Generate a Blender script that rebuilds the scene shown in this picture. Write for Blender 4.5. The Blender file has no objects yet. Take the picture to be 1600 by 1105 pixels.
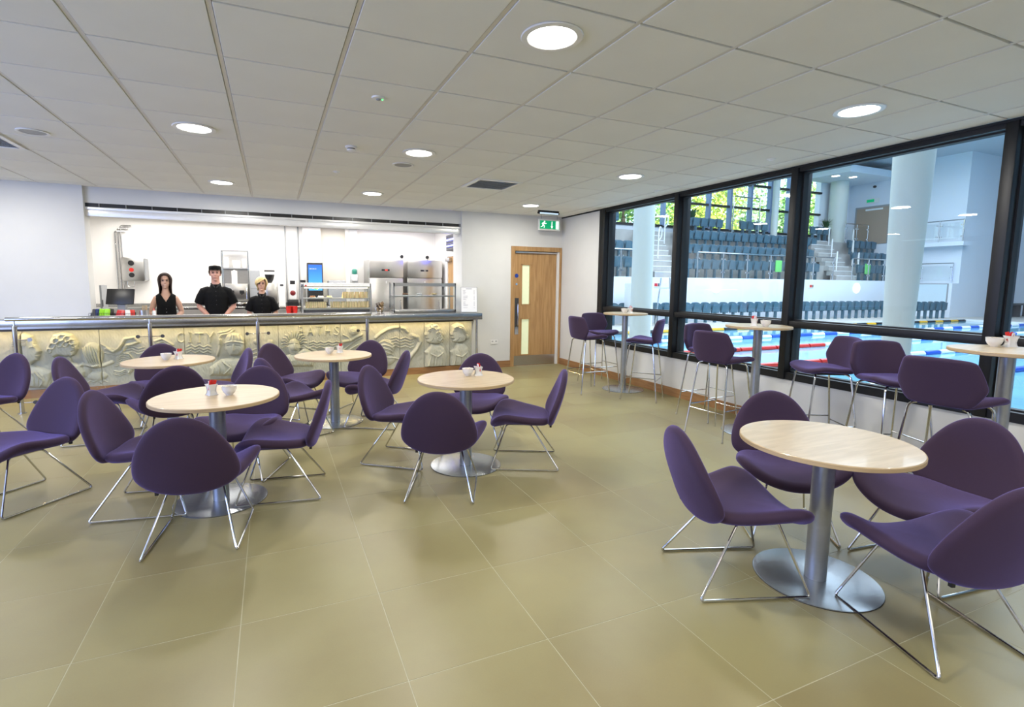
import bpy, bmesh, math, random
import numpy as np
from mathutils import Vector, Matrix
random.seed(7); rng = np.random.RandomState(7)
S = bpy.context.scene
COL = S.collection
PI = math.pi
R = math.radians

# ------------------------------------------------------------------ camera
cd = bpy.data.cameras.new('camera'); cam = bpy.data.objects.new('camera', cd); COL.objects.link(cam)
cd.sensor_width = 36; cd.lens = 802.5/1600*36; cd.clip_start = .05; cd.clip_end = 400
cd.shift_x = .0165; cd.shift_y = -.0127
cam.location = (0, 0, 1.5)
cam.matrix_world = Matrix.Translation((0, 0, 1.5)) @ Matrix.Rotation(-.4092, 4, 'Z') @ Matrix.Rotation(PI/2-.1108, 4, 'X') @ Matrix.Rotation(.0089, 4, 'Z')
S.camera = cam
S.view_settings.view_transform = 'Standard'; S.view_settings.look = 'None'
S.view_settings.gamma = 1; S.view_settings.use_curve_mapping = False
S.view_settings.exposure = 0.0
S.cycles.use_denoising = True
S.cycles.max_bounces = 8; S.cycles.diffuse_bounces = 4; S.cycles.glossy_bounces = 4
S.cycles.transparent_max_bounces = 16; S.cycles.sample_clamp_indirect = 6
# ------------------------------------------------------------------ world
W = bpy.data.worlds.new('sky'); S.world = W; W.use_nodes = True
nt = W.node_tree; bg = nt.nodes['Background']
sky = nt.nodes.new('ShaderNodeTexSky'); sky.sky_type = 'NISHITA'; sky.sun_disc = False
sky.sun_elevation = R(42); sky.sun_rotation = R(200); sky.dust_density = 2.5
nt.links.new(sky.outputs[0], bg.inputs[0]); bg.inputs[1].default_value = .9
def light(name, kind, loc, energy, color, rot=(0,0,0), size=1, size_y=None, shape=None, parent=None, spread=None):
    l = bpy.data.lights.new(name, kind); l.energy = energy; l.color = color
    if kind == 'AREA':
        l.shape = shape or ('RECTANGLE' if size_y else 'SQUARE'); l.size = size
        if size_y: l.size_y = size_y
        if spread: l.spread = spread
    o = bpy.data.objects.new(name, l); COL.objects.link(o); o.location = loc; o.rotation_euler = rot
    if parent: o.parent = parent
    return o
sun = light('sun', 'SUN', (0, -10, 20), 9, (1, .95, .86), (R(46), 0, R(-25))); sun.data.angle = R(1)
# daylight of the big side window on the left, outside the frame
light('daylight_left', 'AREA', (-5.35, 2.4, 1.6), 280, (.38, .51, 1), (0, R(-90), 0), 2.0, 6.8)
# large area light added under the hall roof to brighten the pool hall
light('pool_hall_fill', 'AREA', (17, 8, 7.9), 4300, (.80, .90, 1), (0, 0, 0), 20, 13)
# kitchen ceiling lights
light('kitchen_light', 'AREA', (.2, 10.0, 2.58), 175, (1, .97, .93), (0, 0, 0), 5.6, 1.9)
# wide warm area light for the unseen rear of the room
light('rear_room_light', 'AREA', (0, -1.6, 2.64), 60, (1, .95, .86), (0, 0, 0), 8, 1.6)

# ------------------------------------------------------------------ materials
def mat(name, col, rough=.5, metal=0, var=0, scale=20, bump=0, bscale=200, spec=.5, sheen=0, sheen_tint=None, emit=None, estr=0, coat=0, stretch=None, alpha=None, trans=0):
    m = bpy.data.materials.new(name); m.use_nodes = True; t = m.node_tree; b = t.nodes['Principled BSDF']
    b.inputs['Base Color'].default_value = (*col, 1); b.inputs['Roughness'].default_value = rough
    b.inputs['Metallic'].default_value = metal; b.inputs['Specular IOR Level'].default_value = spec
    b.inputs['Coat Weight'].default_value = coat; b.inputs['Transmission Weight'].default_value = trans
    if sheen:
        b.inputs['Sheen Weight'].default_value = sheen; b.inputs['Sheen Roughness'].default_value = .35
        b.inputs['Sheen Tint'].default_value = (*(sheen_tint or (1, 1, 1)), 1)
    if emit: b.inputs['Emission Color'].default_value = (*emit, 1); b.inputs['Emission Strength'].default_value = estr
    tc = t.nodes.new('ShaderNodeTexCoord'); mp = t.nodes.new('ShaderNodeMapping')
    t.links.new(tc.outputs['Object'], mp.inputs[0])
    if stretch: mp.inputs['Scale'].default_value = stretch
    if var:
        n = t.nodes.new('ShaderNodeTexNoise'); n.inputs['Scale'].default_value = scale; n.inputs['Detail'].default_value = 5
        t.links.new(mp.outputs[0], n.inputs['Vector'])
        r = t.nodes.new('ShaderNodeMapRange'); r.inputs[1].default_value = .3; r.inputs[2].default_value = .7
        r.inputs[3].default_value = 1-var; r.inputs[4].default_value = 1+var
        t.links.new(n.outputs[0], r.inputs[0])
        x = t.nodes.new('ShaderNodeVectorMath'); x.operation = 'SCALE'; x.inputs[0].default_value = col
        t.links.new(r.outputs[0], x.inputs['Scale']); t.links.new(x.outputs[0], b.inputs['Base Color'])
    if bump:
        n2 = t.nodes.new('ShaderNodeTexNoise'); n2.inputs['Scale'].default_value = bscale; n2.inputs['Detail'].default_value = 3
        t.links.new(mp.outputs[0], n2.inputs['Vector'])
        bp = t.nodes.new('ShaderNodeBump'); bp.inputs['Strength'].default_value = bump; bp.inputs['Distance'].default_value = .002
        t.links.new(n2.outputs[0], bp.inputs['Height']); t.links.new(bp.outputs[0], b.inputs['Normal'])
    return m
def glassmat(name, tint=(.93, .97, .98), refl=1.0, rough=0.0, base=.04):
    m = bpy.data.materials.new(name); m.use_nodes = True; t = m.node_tree; t.nodes.clear()
    o = t.nodes.new('ShaderNodeOutputMaterial'); mx = t.nodes.new('ShaderNodeMixShader')
    a = t.nodes.new('ShaderNodeBsdfTransparent'); a.inputs[0].default_value = (*tint, 1)
    g = t.nodes.new('ShaderNodeBsdfGlossy'); g.inputs['Roughness'].default_value = rough
    ge = t.nodes.new('ShaderNodeNewGeometry'); d = t.nodes.new('ShaderNodeVectorMath'); d.operation = 'DOT_PRODUCT'
    def mth(op, a_, b_):
        n = t.nodes.new('ShaderNodeMath'); n.operation = op
        for i, v in enumerate((a_, b_)):
            if v is None: continue
            if isinstance(v, (int, float)): n.inputs[i].default_value = v
            else: t.links.new(v, n.inputs[i])
        return n.outputs[0]
    t.links.new(ge.outputs['Incoming'], d.inputs[0]); t.links.new(ge.outputs['Normal'], d.inputs[1])
    f = mth('POWER', mth('SUBTRACT', 1.0, mth('ABSOLUTE', d.outputs['Value'], None)), 5.0)   # Schlick, same from both faces
    q = mth('ADD', mth('MULTIPLY', f, refl), base)
    t.links.new(q, mx.inputs[0]); t.links.new(a.outputs[0], mx.inputs[1]); t.links.new(g.outputs[0], mx.inputs[2]); t.links.new(mx.outputs[0], o.inputs[0])
    return m
M = {}
M['plaster'] = mat('plaster', (.71, .71, .685), .85, var=.02, scale=3, bump=.1, bscale=90)
M['kitchen_wall'] = mat('kitchen_wall', (.88, .86, .83), .4, var=.015, scale=2)
M['beige_panel'] = mat('beige_panel', (.66, .62, .54), .6, var=.02, scale=3)
M['ctile'] = mat('ceiling_tile', (.82, .82, .775), .9, var=.03, scale=1.2, bump=.35, bscale=240)
M['cbar'] = mat('ceiling_bar', (.70, .68, .64), .5, var=.02)
M['grout'] = mat('grout', (.47, .44, .31), .8, var=.1)
M['purple'] = mat('purple_wool', (.052, .030, .057), .85, var=.10, scale=500, bump=.45, bscale=900, spec=.25, sheen=.65, sheen_tint=(.40, .33, .95))
M['black_tag'] = mat('black_tag', (.01, .01, .01), .6, var=.1)
M['chrome'] = mat('chrome', (.62, .62, .62), .12, 1, var=.03)
M['steel'] = mat('brushed_steel', (.55, .54, .52), .28, 1, var=.08, scale=30, stretch=(1, 1, 30))
M['steel_flat'] = mat('counter_steel', (.44, .435, .42), .25, 1, var=.06, scale=8, stretch=(1, 20, 20))
M['silver'] = mat('silver_paint', (.36, .38, .41), .35, .7, var=.04, scale=40)
M['base_silver'] = mat('base_silver', (.42, .45, .48), .27, .85, var=.05, scale=30)
M['black_rim'] = mat('black_rim', (.02, .02, .02), .5, var=.1)
M['frame'] = mat('window_frame_paint', (.009, .0095, .011), .45, var=.05, spec=.35)
M['gasket'] = mat('gasket', (.006, .006, .006), .6, var=.05)
M['glass'] = glassmat('window_glass', (.95, .98, 1), .8, 0, .03)
M['glass2'] = glassmat('clear_glass', (.97, .985, .98), .7, 0, .03)
M['white'] = mat('white_gloss', (.82, .82, .80), .3, var=.02)
M['porcelain'] = mat('porcelain', (.80, .79, .76), .15, var=.02, coat=.5)
M['sugar'] = mat('sugar_sachets', (.62, .55, .45), .7, var=.3, scale=90)
M['red'] = mat('red_plastic', (.62, .02, .012), .35, var=.05)
M['black'] = mat('black_plastic', (.012, .012, .013), .35, var=.05)
M['dgrey'] = mat('dark_grey', (.06, .06, .065), .5, var=.05)
M['grey'] = mat('grey_plastic', (.32, .33, .34), .45, var=.03)
M['stone'] = mat('frieze_stone', (.45, .455, .385), .9, var=.10, scale=9, bump=.8, bscale=120)
M['lamp'] = mat('lamp_diffuser', (.9, .9, .9), .4, emit=(1, .97, .9), estr=14)
M['ledwarm'] = mat('led_strip', (.9, .8, .5), .4, emit=(1, .72, .30), estr=5)
M['shutterlight'] = mat('shutter_channel', (.78, .78, .76), .3, .2, var=.02)
M['water'] = mat('pool_water', (.20, .50, .68), .06, var=.1, scale=.8, bump=.5, bscale=3, spec=.5)
M['deck'] = mat('deck_tile', (.60, .57, .52), .5, var=.06, scale=3)
M['hallwhite'] = mat('hall_white', (.76, .80, .86), .75, var=.015, scale=1)
M['hallceil'] = mat('hall_ceiling', (.50, .56, .62), .7, var=.02, scale=1)
M['seatblue'] = mat('seat_plastic', (.060, .135, .185), .35, var=.08, scale=6)
M['concrete'] = mat('stand_concrete', (.42, .41, .39), .8, var=.08, scale=4)
M['column'] = mat('column_paint', (.62, .65, .60), .5, var=.01)
def wood(name, c1, c2, scale=3, rough=.4, axis=(12, 1, 1), coat=0):
    m = mat(name, c1, rough, coat=coat); t = m.node_tree; b = t.nodes['Principled BSDF']
    tc = t.nodes.new('ShaderNodeTexCoord'); mp = t.nodes.new('ShaderNodeMapping'); mp.inputs['Scale'].default_value = axis
    n = t.nodes.new('ShaderNodeTexNoise'); n.inputs['Scale'].default_value = scale; n.inputs['Detail'].default_value = 7; n.inputs['Distortion'].default_value = .6
    r = t.nodes.new('ShaderNodeValToRGB'); r.color_ramp.elements[0].color = (*c2, 1); r.color_ramp.elements[1].color = (*c1, 1)
    r.color_ramp.elements[0].position = .35; r.color_ramp.elements[1].position = .62
    t.links.new(tc.outputs['Object'], mp.inputs[0]); t.links.new(mp.outputs[0], n.inputs['Vector']); t.links.new(n.outputs[0], r.inputs[0]); t.links.new(r.outputs[0], b.inputs['Base Color'])
    return m
M['maple'] = wood('maple_laminate', (.56, .43, .265), (.47, .35, .20), 3, .32, (1.3, 10, 1), coat=.15)
M['mapleedge'] = wood('maple_edging', (.55, .40, .22), (.45, .32, .17), 3, .4, (1, 1, 12))
M['oak'] = wood('oak_veneer', (.50, .30, .125), (.38, .21, .08), 3, .45, (9, 9, .7))
M['oakskirt'] = wood('oak_skirting', (.36, .19, .08), (.28, .14, .055), 3, .45, (1, 1, 10))
# floor sandstone: per tile tint from the object's own random number, mottling from noise
def stonefloor():
    m = mat('sandstone_tile', (.40, .34, .20), .34, spec=.45); t = m.node_tree; b = t.nodes['Principled BSDF']
    g = t.nodes.new('ShaderNodeNewGeometry'); oi = t.nodes.new('ShaderNodeObjectInfo')
    n = t.nodes.new('ShaderNodeTexNoise'); n.inputs['Scale'].default_value = 1.1; n.inputs['Detail'].default_value = 6; n.inputs['Roughness'].default_value = .55
    n3 = t.nodes.new('ShaderNodeTexNoise'); n3.inputs['Scale'].default_value = 160; n3.inputs['Detail'].default_value = 2
    t.links.new(g.outputs['Position'], n.inputs['Vector']); t.links.new(g.outputs['Position'], n3.inputs['Vector'])
    a = t.nodes.new('ShaderNodeMath'); a.operation = 'MULTIPLY_ADD'; a.inputs[1].default_value = .20
    t.links.new(oi.outputs['Random'], a.inputs[0]); t.links.new(n.outputs[0], a.inputs[2])
    a2 = t.nodes.new('ShaderNodeMath'); a2.operation = 'MULTIPLY_ADD'; a2.inputs[1].default_value = .12
    t.links.new(n3.outputs[0], a2.inputs[0]); t.links.new(a.outputs[0], a2.inputs[2])
    r = t.nodes.new('ShaderNodeValToRGB'); e = r.color_ramp.elements
    e[0].position = .40; e[0].color = (.230, .186, .088, 1); e[1].position = 1.0; e[1].color = (.322, .290, .140, 1)
    x = e.new(.70); x.color = (.280, .244, .115, 1)
    t.links.new(a2.outputs[0], r.inputs[0]); t.links.new(r.outputs[0], b.inputs['Base Color'])
    rr = t.nodes.new('ShaderNodeMapRange'); rr.inputs[3].default_value = .26; rr.inputs[4].default_value = .46
    t.links.new(n.outputs[0], rr.inputs[0]); t.links.new(rr.outputs[0], b.inputs['Roughness'])
    return m
M['floor'] = stonefloor()

# ------------------------------------------------------------------ helpers
def link(o, parent=None):
    COL.objects.link(o)
    if parent is not None: o.parent = parent
    return o
def mesh(name, vs, fs, m, parent=None, smooth=False, ms=None, fm=None, angle=None):
    me = bpy.data.meshes.new(name); me.from_pydata([tuple(v) for v in vs], [], fs)
    for q in (ms or [m]): me.materials.append(q)
    if fm: me.polygons.foreach_set('material_index', fm)
    if smooth: me.polygons.foreach_set('use_smooth', [True]*len(me.polygons))
    me.update(); o = bpy.data.objects.new(name, me); link(o, parent)
    if smooth and angle: sharp(me, angle)
    return o
def sharp(me, deg=35):
    bm = bmesh.new(); bm.from_mesh(me)
    for e in bm.edges:
        if len(e.link_faces) == 2 and e.calc_face_angle(0) > R(deg): e.smooth = False
    bm.to_mesh(me); bm.free()
def tag(o, label, cat, group=None, kind=None):
    o['label'] = label; o['category'] = cat
    if group: o['group'] = group
    if kind: o['kind'] = kind
    return o
def thing(name, label, cat, loc=(0, 0, 0), rz=0, group=None):
    o = bpy.data.objects.new(name, None); o.empty_display_size = .1; link(o); o.location = loc; o.rotation_euler = (0, 0, rz)
    return tag(o, label, cat, group)
def struct(name, loc=(0, 0, 0)):
    o = bpy.data.objects.new(name, None); link(o); o.location = loc; o['kind'] = 'structure'; return o
class G:
    """geometry collector"""
    def __init__(s): s.v = []; s.f = []; s.fm = []
    def add(s, vs, fs, mi=0, mtx=None):
        b = len(s.v)
        for v in vs: s.v.append(tuple(mtx @ Vector(v)) if mtx is not None else tuple(v))
        for f in fs: s.f.append([b+i for i in f]); s.fm.append(mi)
        return s
    def box(s, x0, x1, y0, y1, z0, z1, mi=0, bv=0, mtx=None):
        if bv:
            bm = bmesh.new(); bmesh.ops.create_cube(bm, size=1)
            for v in bm.verts: v.co = Vector(((x0+x1)/2+v.co.x*(x1-x0), (y0+y1)/2+v.co.y*(y1-y0), (z0+z1)/2+v.co.z*(z1-z0)))
            bmesh.ops.bevel(bm, geom=bm.edges[:], offset=bv, segments=2, affect='EDGES', profile=.5)
            bm.verts.index_update(); s.add([v.co for v in bm.verts], [[v.index for v in f.verts] for f in bm.faces], mi, mtx); bm.free(); return s
        vs = [(x, y, z) for x in (x0, x1) for y in (y0, y1) for z in (z0, z1)]
        return s.add(vs, [(0, 1, 3, 2), (4, 6, 7, 5), (0, 4, 5, 1), (2, 3, 7, 6), (0, 2, 6, 4), (1, 5, 7, 3)], mi, mtx)
    def cyl(s, c, r, z0, z1, n=24, mi=0, r2=None, mtx=None):
        r2 = r if r2 is None else r2
        vs = [(c[0]+r*math.cos(2*PI*i/n), c[1]+r*math.sin(2*PI*i/n), z0) for i in range(n)]+[(c[0]+r2*math.cos(2*PI*i/n), c[1]+r2*math.sin(2*PI*i/n), z1) for i in range(n)]
        return s.add(vs, [(i, (i+1) % n, n+(i+1) % n, n+i) for i in range(n)]+[list(range(n))[::-1], list(range(n, 2*n))], mi, mtx)
    def lathe(s, prof, n=32, mi=0, mtx=None, cap=True):
        vs = []; fs = []
        for r, z in prof: vs += [(r*math.cos(2*PI*i/n), r*math.sin(2*PI*i/n), z) for i in range(n)]
        for k in range(len(prof)-1): fs += [(k*n+i, k*n+(i+1) % n, (k+1)*n+(i+1) % n, (k+1)*n+i) for i in range(n)]
        if cap: fs += [list(range(n))[::-1], list(range((len(prof)-1)*n, len(prof)*n))]
        return s.add(vs, fs, mi, mtx)
    def tube(s, pts, r, n=10, mi=0, closed=False, rs=None):
        P = [Vector(p) for p in pts]; N = len(P); T = []
        for i in range(N):
            a = P[(i-1) % N] if (closed or i > 0) else P[i]; b = P[(i+1) % N] if (closed or i < N-1) else P[i]
            T.append((b-a).normalized())
        up = Vector((0, 0, 1)) if abs(T[0].z) < .9 else Vector((1, 0, 0))
        u = T[0].cross(up).normalized(); vs = []
        for i in range(N):
            u = (u-T[i]*u.dot(T[i])).normalized(); w = T[i].cross(u); rr = rs[i] if rs else r
            vs += [P[i]+(u*math.cos(2*PI*k/n)+w*math.sin(2*PI*k/n))*rr for k in range(n)]
        fs = []
        for i in range(N if closed else N-1):
            j = (i+1) % N; fs += [(i*n+k, i*n+(k+1) % n, j*n+(k+1) % n, j*n+k) for k in range(n)]
        if not closed: fs += [list(range(n))[::-1], list(range((N-1)*n, N*n))]
        return s.add(vs, fs, mi)
    def prism(s, pts, z0, z1, mi=0, mtx=None):
        n = len(pts)
        return s.add([(x, y, z0) for x, y in pts]+[(x, y, z1) for x, y in pts], [(i, (i+1) % n, n+(i+1) % n, n+i) for i in range(n)]+[list(range(n))[::-1], list(range(n, 2*n))], mi, mtx)
    def obj(s, name, m, parent=None, smooth=False, ms=None, angle=35):
        return mesh(name, s.v, s.f, m, parent, smooth, ms, s.fm if ms else None, angle)
def fillet(pts, r=.03, k=4, closed=False):
    P = [Vector(p) for p in pts]; out = []; N = len(P)
    for i in range(N):
        if not closed and i in (0, N-1): out.append(P[i]); continue
        a, b, c = P[i-1], P[i], P[(i+1) % N]; d1 = (a-b); d2 = (c-b); q = min(r, d1.length*.45, d2.length*.45)
        s0 = b+d1.normalized()*q; s1 = b+d2.normalized()*q
        for j in range(k+1):
            t = j/k; out.append(s0*(1-t)**2+b*2*t*(1-t)+s1*t*t)
    return out
def B(name, m, parent, *a, bv=0, smooth=False): return G().box(*a, bv=bv).obj(name, m, parent, smooth or bool(bv))
def dup(root, loc, rz, label, group=None, name=None):
    r = root.copy(); COL.objects.link(r); r.location = loc; r.rotation_euler = (0, 0, rz); r['label'] = label
    if name: r.name = name
    if group: r['group'] = group
    for ch in list(root.children):
        c = ch.copy(); COL.objects.link(c); c.parent = r
        for g in ch.children:
            d = g.copy(); COL.objects.link(d); d.parent = c
    return r

ORD = 'first second third fourth fifth sixth seventh eighth ninth tenth eleventh twelfth thirteenth fourteenth fifteenth sixteenth seventeenth eighteenth nineteenth twentieth'.split()
def nth(i, n=0):
    # i counts from 0; rows longer than twenty are counted from the nearer end
    if n > 20 and i >= n/2: return '%s from the right' % ORD[n-1-i]
    return '%s from the left' % ORD[i]
# ================================================================== ROOM SHELL
CZ = 2.71; XW = 4.95; YB = 8.35; XL = -5.4; YR = -3.6
# floor: slab, then the sandstone tiles the photo shows, one object each
fl = G().box(XL, XW, YR, YB+.02, -.12, -.0008).obj('floor', M['grout']); fl['kind'] = 'structure'
TS = .6003; FX, FY = -.778, 2.3678
def tileobj(name, base, x0, x1, y0, y1, z0, z1, par, m):
    g = G(); g.box(x0, x1, y0, y1, z0, z1); return g.obj(name, m, par)
tb = G(); q = TS/2-.0019; tb.box(-q, q, -q, q, -.02, 0)
tproto = tb.obj('floor_tile', M['floor'], fl); first = True
cells = []
for i in range(-4, 11):
    for j in range(-8, 11):
        cx, cy = FX+(j+.5)*TS, FY+(i+.5)*TS
        if cy > YB or cx > XW or cx < XL: continue
        if cx-q < XL or cx+q > XW or cy+q > YB-.02: cells.append((max(cx-q, XL), min(cx+q, XW), cy-q, min(cy+q, YB))); continue
        o = tproto if first else tproto.copy()
        if not first: COL.objects.link(o)
        o.location = (cx, cy, 0); first = False
for (x0, x1, y0, y1) in cells:
    if x1-x0 < .03 or y1-y0 < .03: continue
    G().box(x0, x1, y0, y1, -.02, 0).obj('floor_tile', M['floor'], fl)
g = G(); 
for i in range(-9, -4):
    for j in range(-8, 10):
        cx, cy = FX+(j+.5)*TS, FY+(i+.5)*TS
        if cx-q > XL and cx+q < XW: g.box(cx-q, cx+q, cy-q, cy+q, -.02, 0)
o = g.obj('floor_tile_field', M['floor'], fl); o['kind'] = 'stuff'
# ceiling
ce = G().box(XL, XW+.25, YR, 11.3, CZ+.03, CZ+.2).obj('ceiling', M['cbar']); ce['kind'] = 'structure'
CS = .6086; CX, CY = -.8186, 2.683
gx, gy = .014, .008
tp = G(); tp.box(-CS/2+gx, CS/2-gx, -CS/2+gy, CS/2-gy, 0, .03, bv=.003); tp = tp.obj('ceiling_tile', M['ctile'], ce); first = True
for i in range(-6, 10):
    for j in range(-7, 11):
        cx, cy = CX+(j+.5)*CS, CY+(i+.5)*CS
        x0, x1, y0, y1 = cx-CS/2+gx, cx+CS/2-gx, cy-CS/2+gy, cy+CS/2-gy
        if x0 < XL or x1 > XW or y1 > YB:
            x0 = max(x0, XL); x1 = min(x1, XW-.03); y1 = min(y1, YB)
            if x1-x0 > .05 and y1-y0 > .05: G().box(x0, x1, y0, y1, CZ, CZ+.03).obj('ceiling_tile', M['ctile'], ce)
            continue
        o = tp if first else tp.copy()
        if not first: COL.objects.link(o)
        o.location = (cx, cy, CZ); first = False
for j in range(-7, 11):
    x = CX+j*CS
    if XL < x < XW: B('grid_bar', M['cbar'], ce, x-.011, x+.011, YR, YB, CZ+.004, CZ+.03)
wb = M['plaster']
# back wall: left panel, right panel round the door
w = G(); w.box(XL, -2.2, YB, YB+.22, 0, CZ); w.box(2.99, 3.915, YB, YB+.45, 0, CZ); w.box(3.915, XW+.2, YB, YB+.45, 2.16, CZ)
w.box(XW-.005, XW+.2, YB, YB+.45, 0, 2.16)
o = w.obj('wall_back', wb); o['kind'] = 'structure'
w = G(); w.box(XL-.2, XL, YR, .0, 0, CZ); w.box(XL-.2, XL, 7.2, YB+.5, 0, CZ); w.box(XL-.2, XL, 0, 7.2, 0, .4); w.box(XL-.2, XL, 0, 7.2, 2.6, CZ)
o = w.obj('wall_left', wb); o['kind'] = 'structure'
o = G().box(XL-.2, XW+.2, YR-.2, YR, 0, CZ).obj('wall_rear', wb); o['kind'] = 'structure'
w = G(); w.box(XW, XW+.2, YR, YB, 0, .52); w.box(XW, XW+.2, 7.1, YB, .52, CZ); w.box(XW, XW+.2, YR, YR+.5, .52, CZ)
o = w.obj('wall_right', wb); o['kind'] = 'structure'
# outer skin and roof slab over the cafe so no sky leaks in
o = G().box(XL-.3, XW+.2, YR-.3, 11.4, CZ+.22, CZ+.5).obj('roof_slab', M['concrete']); o['kind'] = 'structure'
o = G().box(XL-.28, XL-.22, -.2, 7.4, .2, 2.8).obj('window_9', mat('sky_block', (.5, .52, .6), .8, var=.05)); o['kind'] = 'structure'  # unseen opaque panel added outside the left opening to keep sky light out
o = G().box(XW-.014, XW, YR, YB, 0, .115).obj('baseboard_right', M['oakskirt']); o['kind'] = 'structure'
w = G(); w.box(3.3, 3.915, YB-.014, YB, 0, .115); w.box(2.7, 3.31, YB-.05, YB, 0, .11)
o = w.obj('baseboard_back', M['oakskirt']); o['kind'] = 'structure'
o = G().box(XW-.02, XW, YR, YB, CZ-.018, CZ).obj('trim_1', M['gasket']); o['kind'] = 'structure'

# ---------------- windows to the pool: one per bay
ys = [7.03, 5.40, 3.73, 2.05, .37, -1.3, -3.0]
mull = .075
for k in range(len(ys)-1):
    y1, y0 = ys[k], ys[k+1]; ww = struct('window_%d' % (k+1))
    F = M['frame']
    # left mullion (and head, sill, transom) as bars with depth
    B('mullion', F, ww, XW-.03, XW+.19, y1-mull/2, y1+mull/2, .52, CZ-.02, bv=.004)
    if k == len(ys)-2: B('mullion', F, ww, XW-.03, XW+.19, y0-mull/2, y0+mull/2, .52, CZ-.02)
    B('head_rail', F, ww, XW-.012, XW+.17, y0+mull/2, y1-mull/2, CZ-.06, CZ-.018)
    B('sill_rail', F, ww, XW-.012, XW+.17, y0+mull/2, y1-mull/2, .52, .595)
    B('transom', F, ww, XW-.018, XW+.17, y0+mull/2, y1-mull/2, 1.075, 1.14, bv=.004)
    g = G()
    for a, b in ((.595, 1.075), (1.14, CZ-.06)):
        for z in (a, b-.012): g.box(XW+.05, XW+.12, y0+mull/2, y1-mull/2, z, z+.012)
        for y in (y0+mull/2, y1-mull/2-.014): g.box(XW+.05, XW+.12, y, y+.014, a, b)
    g.obj('glazing_gasket', M['gasket'], ww)
    B('pane', M['glass'], ww, XW+.082, XW+.09, y0+mull/2+.01, y1-mull/2-.01, .60, 1.07)
    B('pane', M['glass'], ww, XW+.082, XW+.09, y0+mull/2+.01, y1-mull/2-.01, 1.145, CZ-.065)
# end post against the wall is wider
o = G().box(XW-.03, XW+.19, 7.068, 7.13, .52, CZ-.02).obj('trim_2', M['frame']); o['kind'] = 'structure'

# ---------------- door in the back wall
dr = struct('door_1')
g = G(); 
for a in ((3.915, 3.985, YB-.02, YB+.12, 0, 2.16), (4.905, 4.945, YB-.02, YB+.12, 0, 2.16), (3.985, 4.905, YB-.02, YB+.12, 2.08, 2.16)): g.box(*a, bv=.003)
g.obj('door_frame', M['oak'], dr)
B('frame_seal', M['white'], dr, 4.865, 4.905, YB+.0, YB+.1, 0, 2.08)
B('overhead_track', M['steel'], dr, 4.0, 4.86, YB-.006, YB+.03, 2.045, 2.068)
Yd = YB+.035
lf = G(); x0, x1 = 3.99, 4.862
for a in ((x0, 4.14, 0, 2.045), (4.33, x1, 0, 2.045), (4.14, 4.33, 0, .19), (4.14, 4.33, .87, 1.11), (4.14, 4.33, 1.85, 2.045)): lf.box(a[0], a[1], Yd, Yd+.044, a[2], a[3])
lf.obj('door_leaf', M['oak'], dr)
for a, b in ((.19, .87), (1.11, 1.85)):
    g = G(); e = .018
    for q4 in ((4.14, 4.14+e, a, b), (4.33-e, 4.33, a, b), (4.14, 4.33, a, a+e), (4.14, 4.33, b-e, b)): g.box(q4[0], q4[1], Yd-.006, Yd+.05, q4[2], q4[3])
    g.obj('vision_bead', M['oak'], dr)
    B('vision_pane', mat('obscure_glass_glow', (.72, .78, .55), .25, var=.03, emit=(.8, .9, .55), estr=.35), dr, 4.155, 4.315, Yd+.02, Yd+.026, a+.015, b-.015)  # faint glow put into the pane as emission, no lamp behind it
B('kick_plate', M['steel'], dr, 4.0, 4.855, Yd-.003, Yd, .01, .185)
B('push_plate', M['dgrey'], dr, 4.015, 4.095, Yd-.004, Yd, .60, 1.24)
g = G(); g.tube(fillet([(4.055, Yd, 1.14), (4.055, Yd-.055, 1.14), (4.055, Yd-.055, .74), (4.055, Yd, .74)], .02), .010, 10); g.obj('pull_handle', M['chrome'], dr, True)
B('lock_plate', M['chrome'], dr, 4.02, 4.09, Yd-.006, Yd, .58, .72)
o = G().cyl((0, 0), .036, 0, .003, 28, mtx=Matrix.Translation((4.045, Yd, 1.64)) @ Matrix.Rotation(R(90), 4, 'X')).obj('fire_door_disc', mat('sign_blue', (.01, .05, .35), .4, var=.03), dr)
G().cyl((0, 0), .020, 0, .006, 20, mtx=Matrix.Translation((4.045, Yd, 1.49)) @ Matrix.Rotation(R(90), 4, 'X')).obj('keyhole_cover', M['chrome'], dr)
o = G().box(3.9, 5.1, YB+.45, YB+.5, 0, 2.3).obj('trim_3', M['plaster']); o['kind'] = 'structure'

# ---------------- bulkhead and roller shutter over the servery
o = G().box(-2.2, 2.99, YB+.06, YB+.16, 2.50, CZ).obj('trim_4', wb); o['kind'] = 'structure'
sh = thing('roller_shutter', 'white roller shutter housing with dark slot running above the servery opening', 'shutter', (0, YB+.06, 2.33))
B('housing', M['plaster'], sh, -2.2, 2.99, .03, .30, .02, .17)
B('bottom_rail', M['shutterlight'], sh, -2.2, 2.99, -.005, .05, .0, .085, bv=.004)
B('slot', M['black'], sh, -2.2, 2.99, .02, .034, .115, .17)
B('light_channel', M['shutterlight'], sh, -2.2, 2.99, -.012, .03, .085, .118, bv=.003)
for k in range(18): B('bracket', M['grey'], sh, -2.05+k*.295, -2.043+k*.295, -.003, .03, .118, .17)

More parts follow.
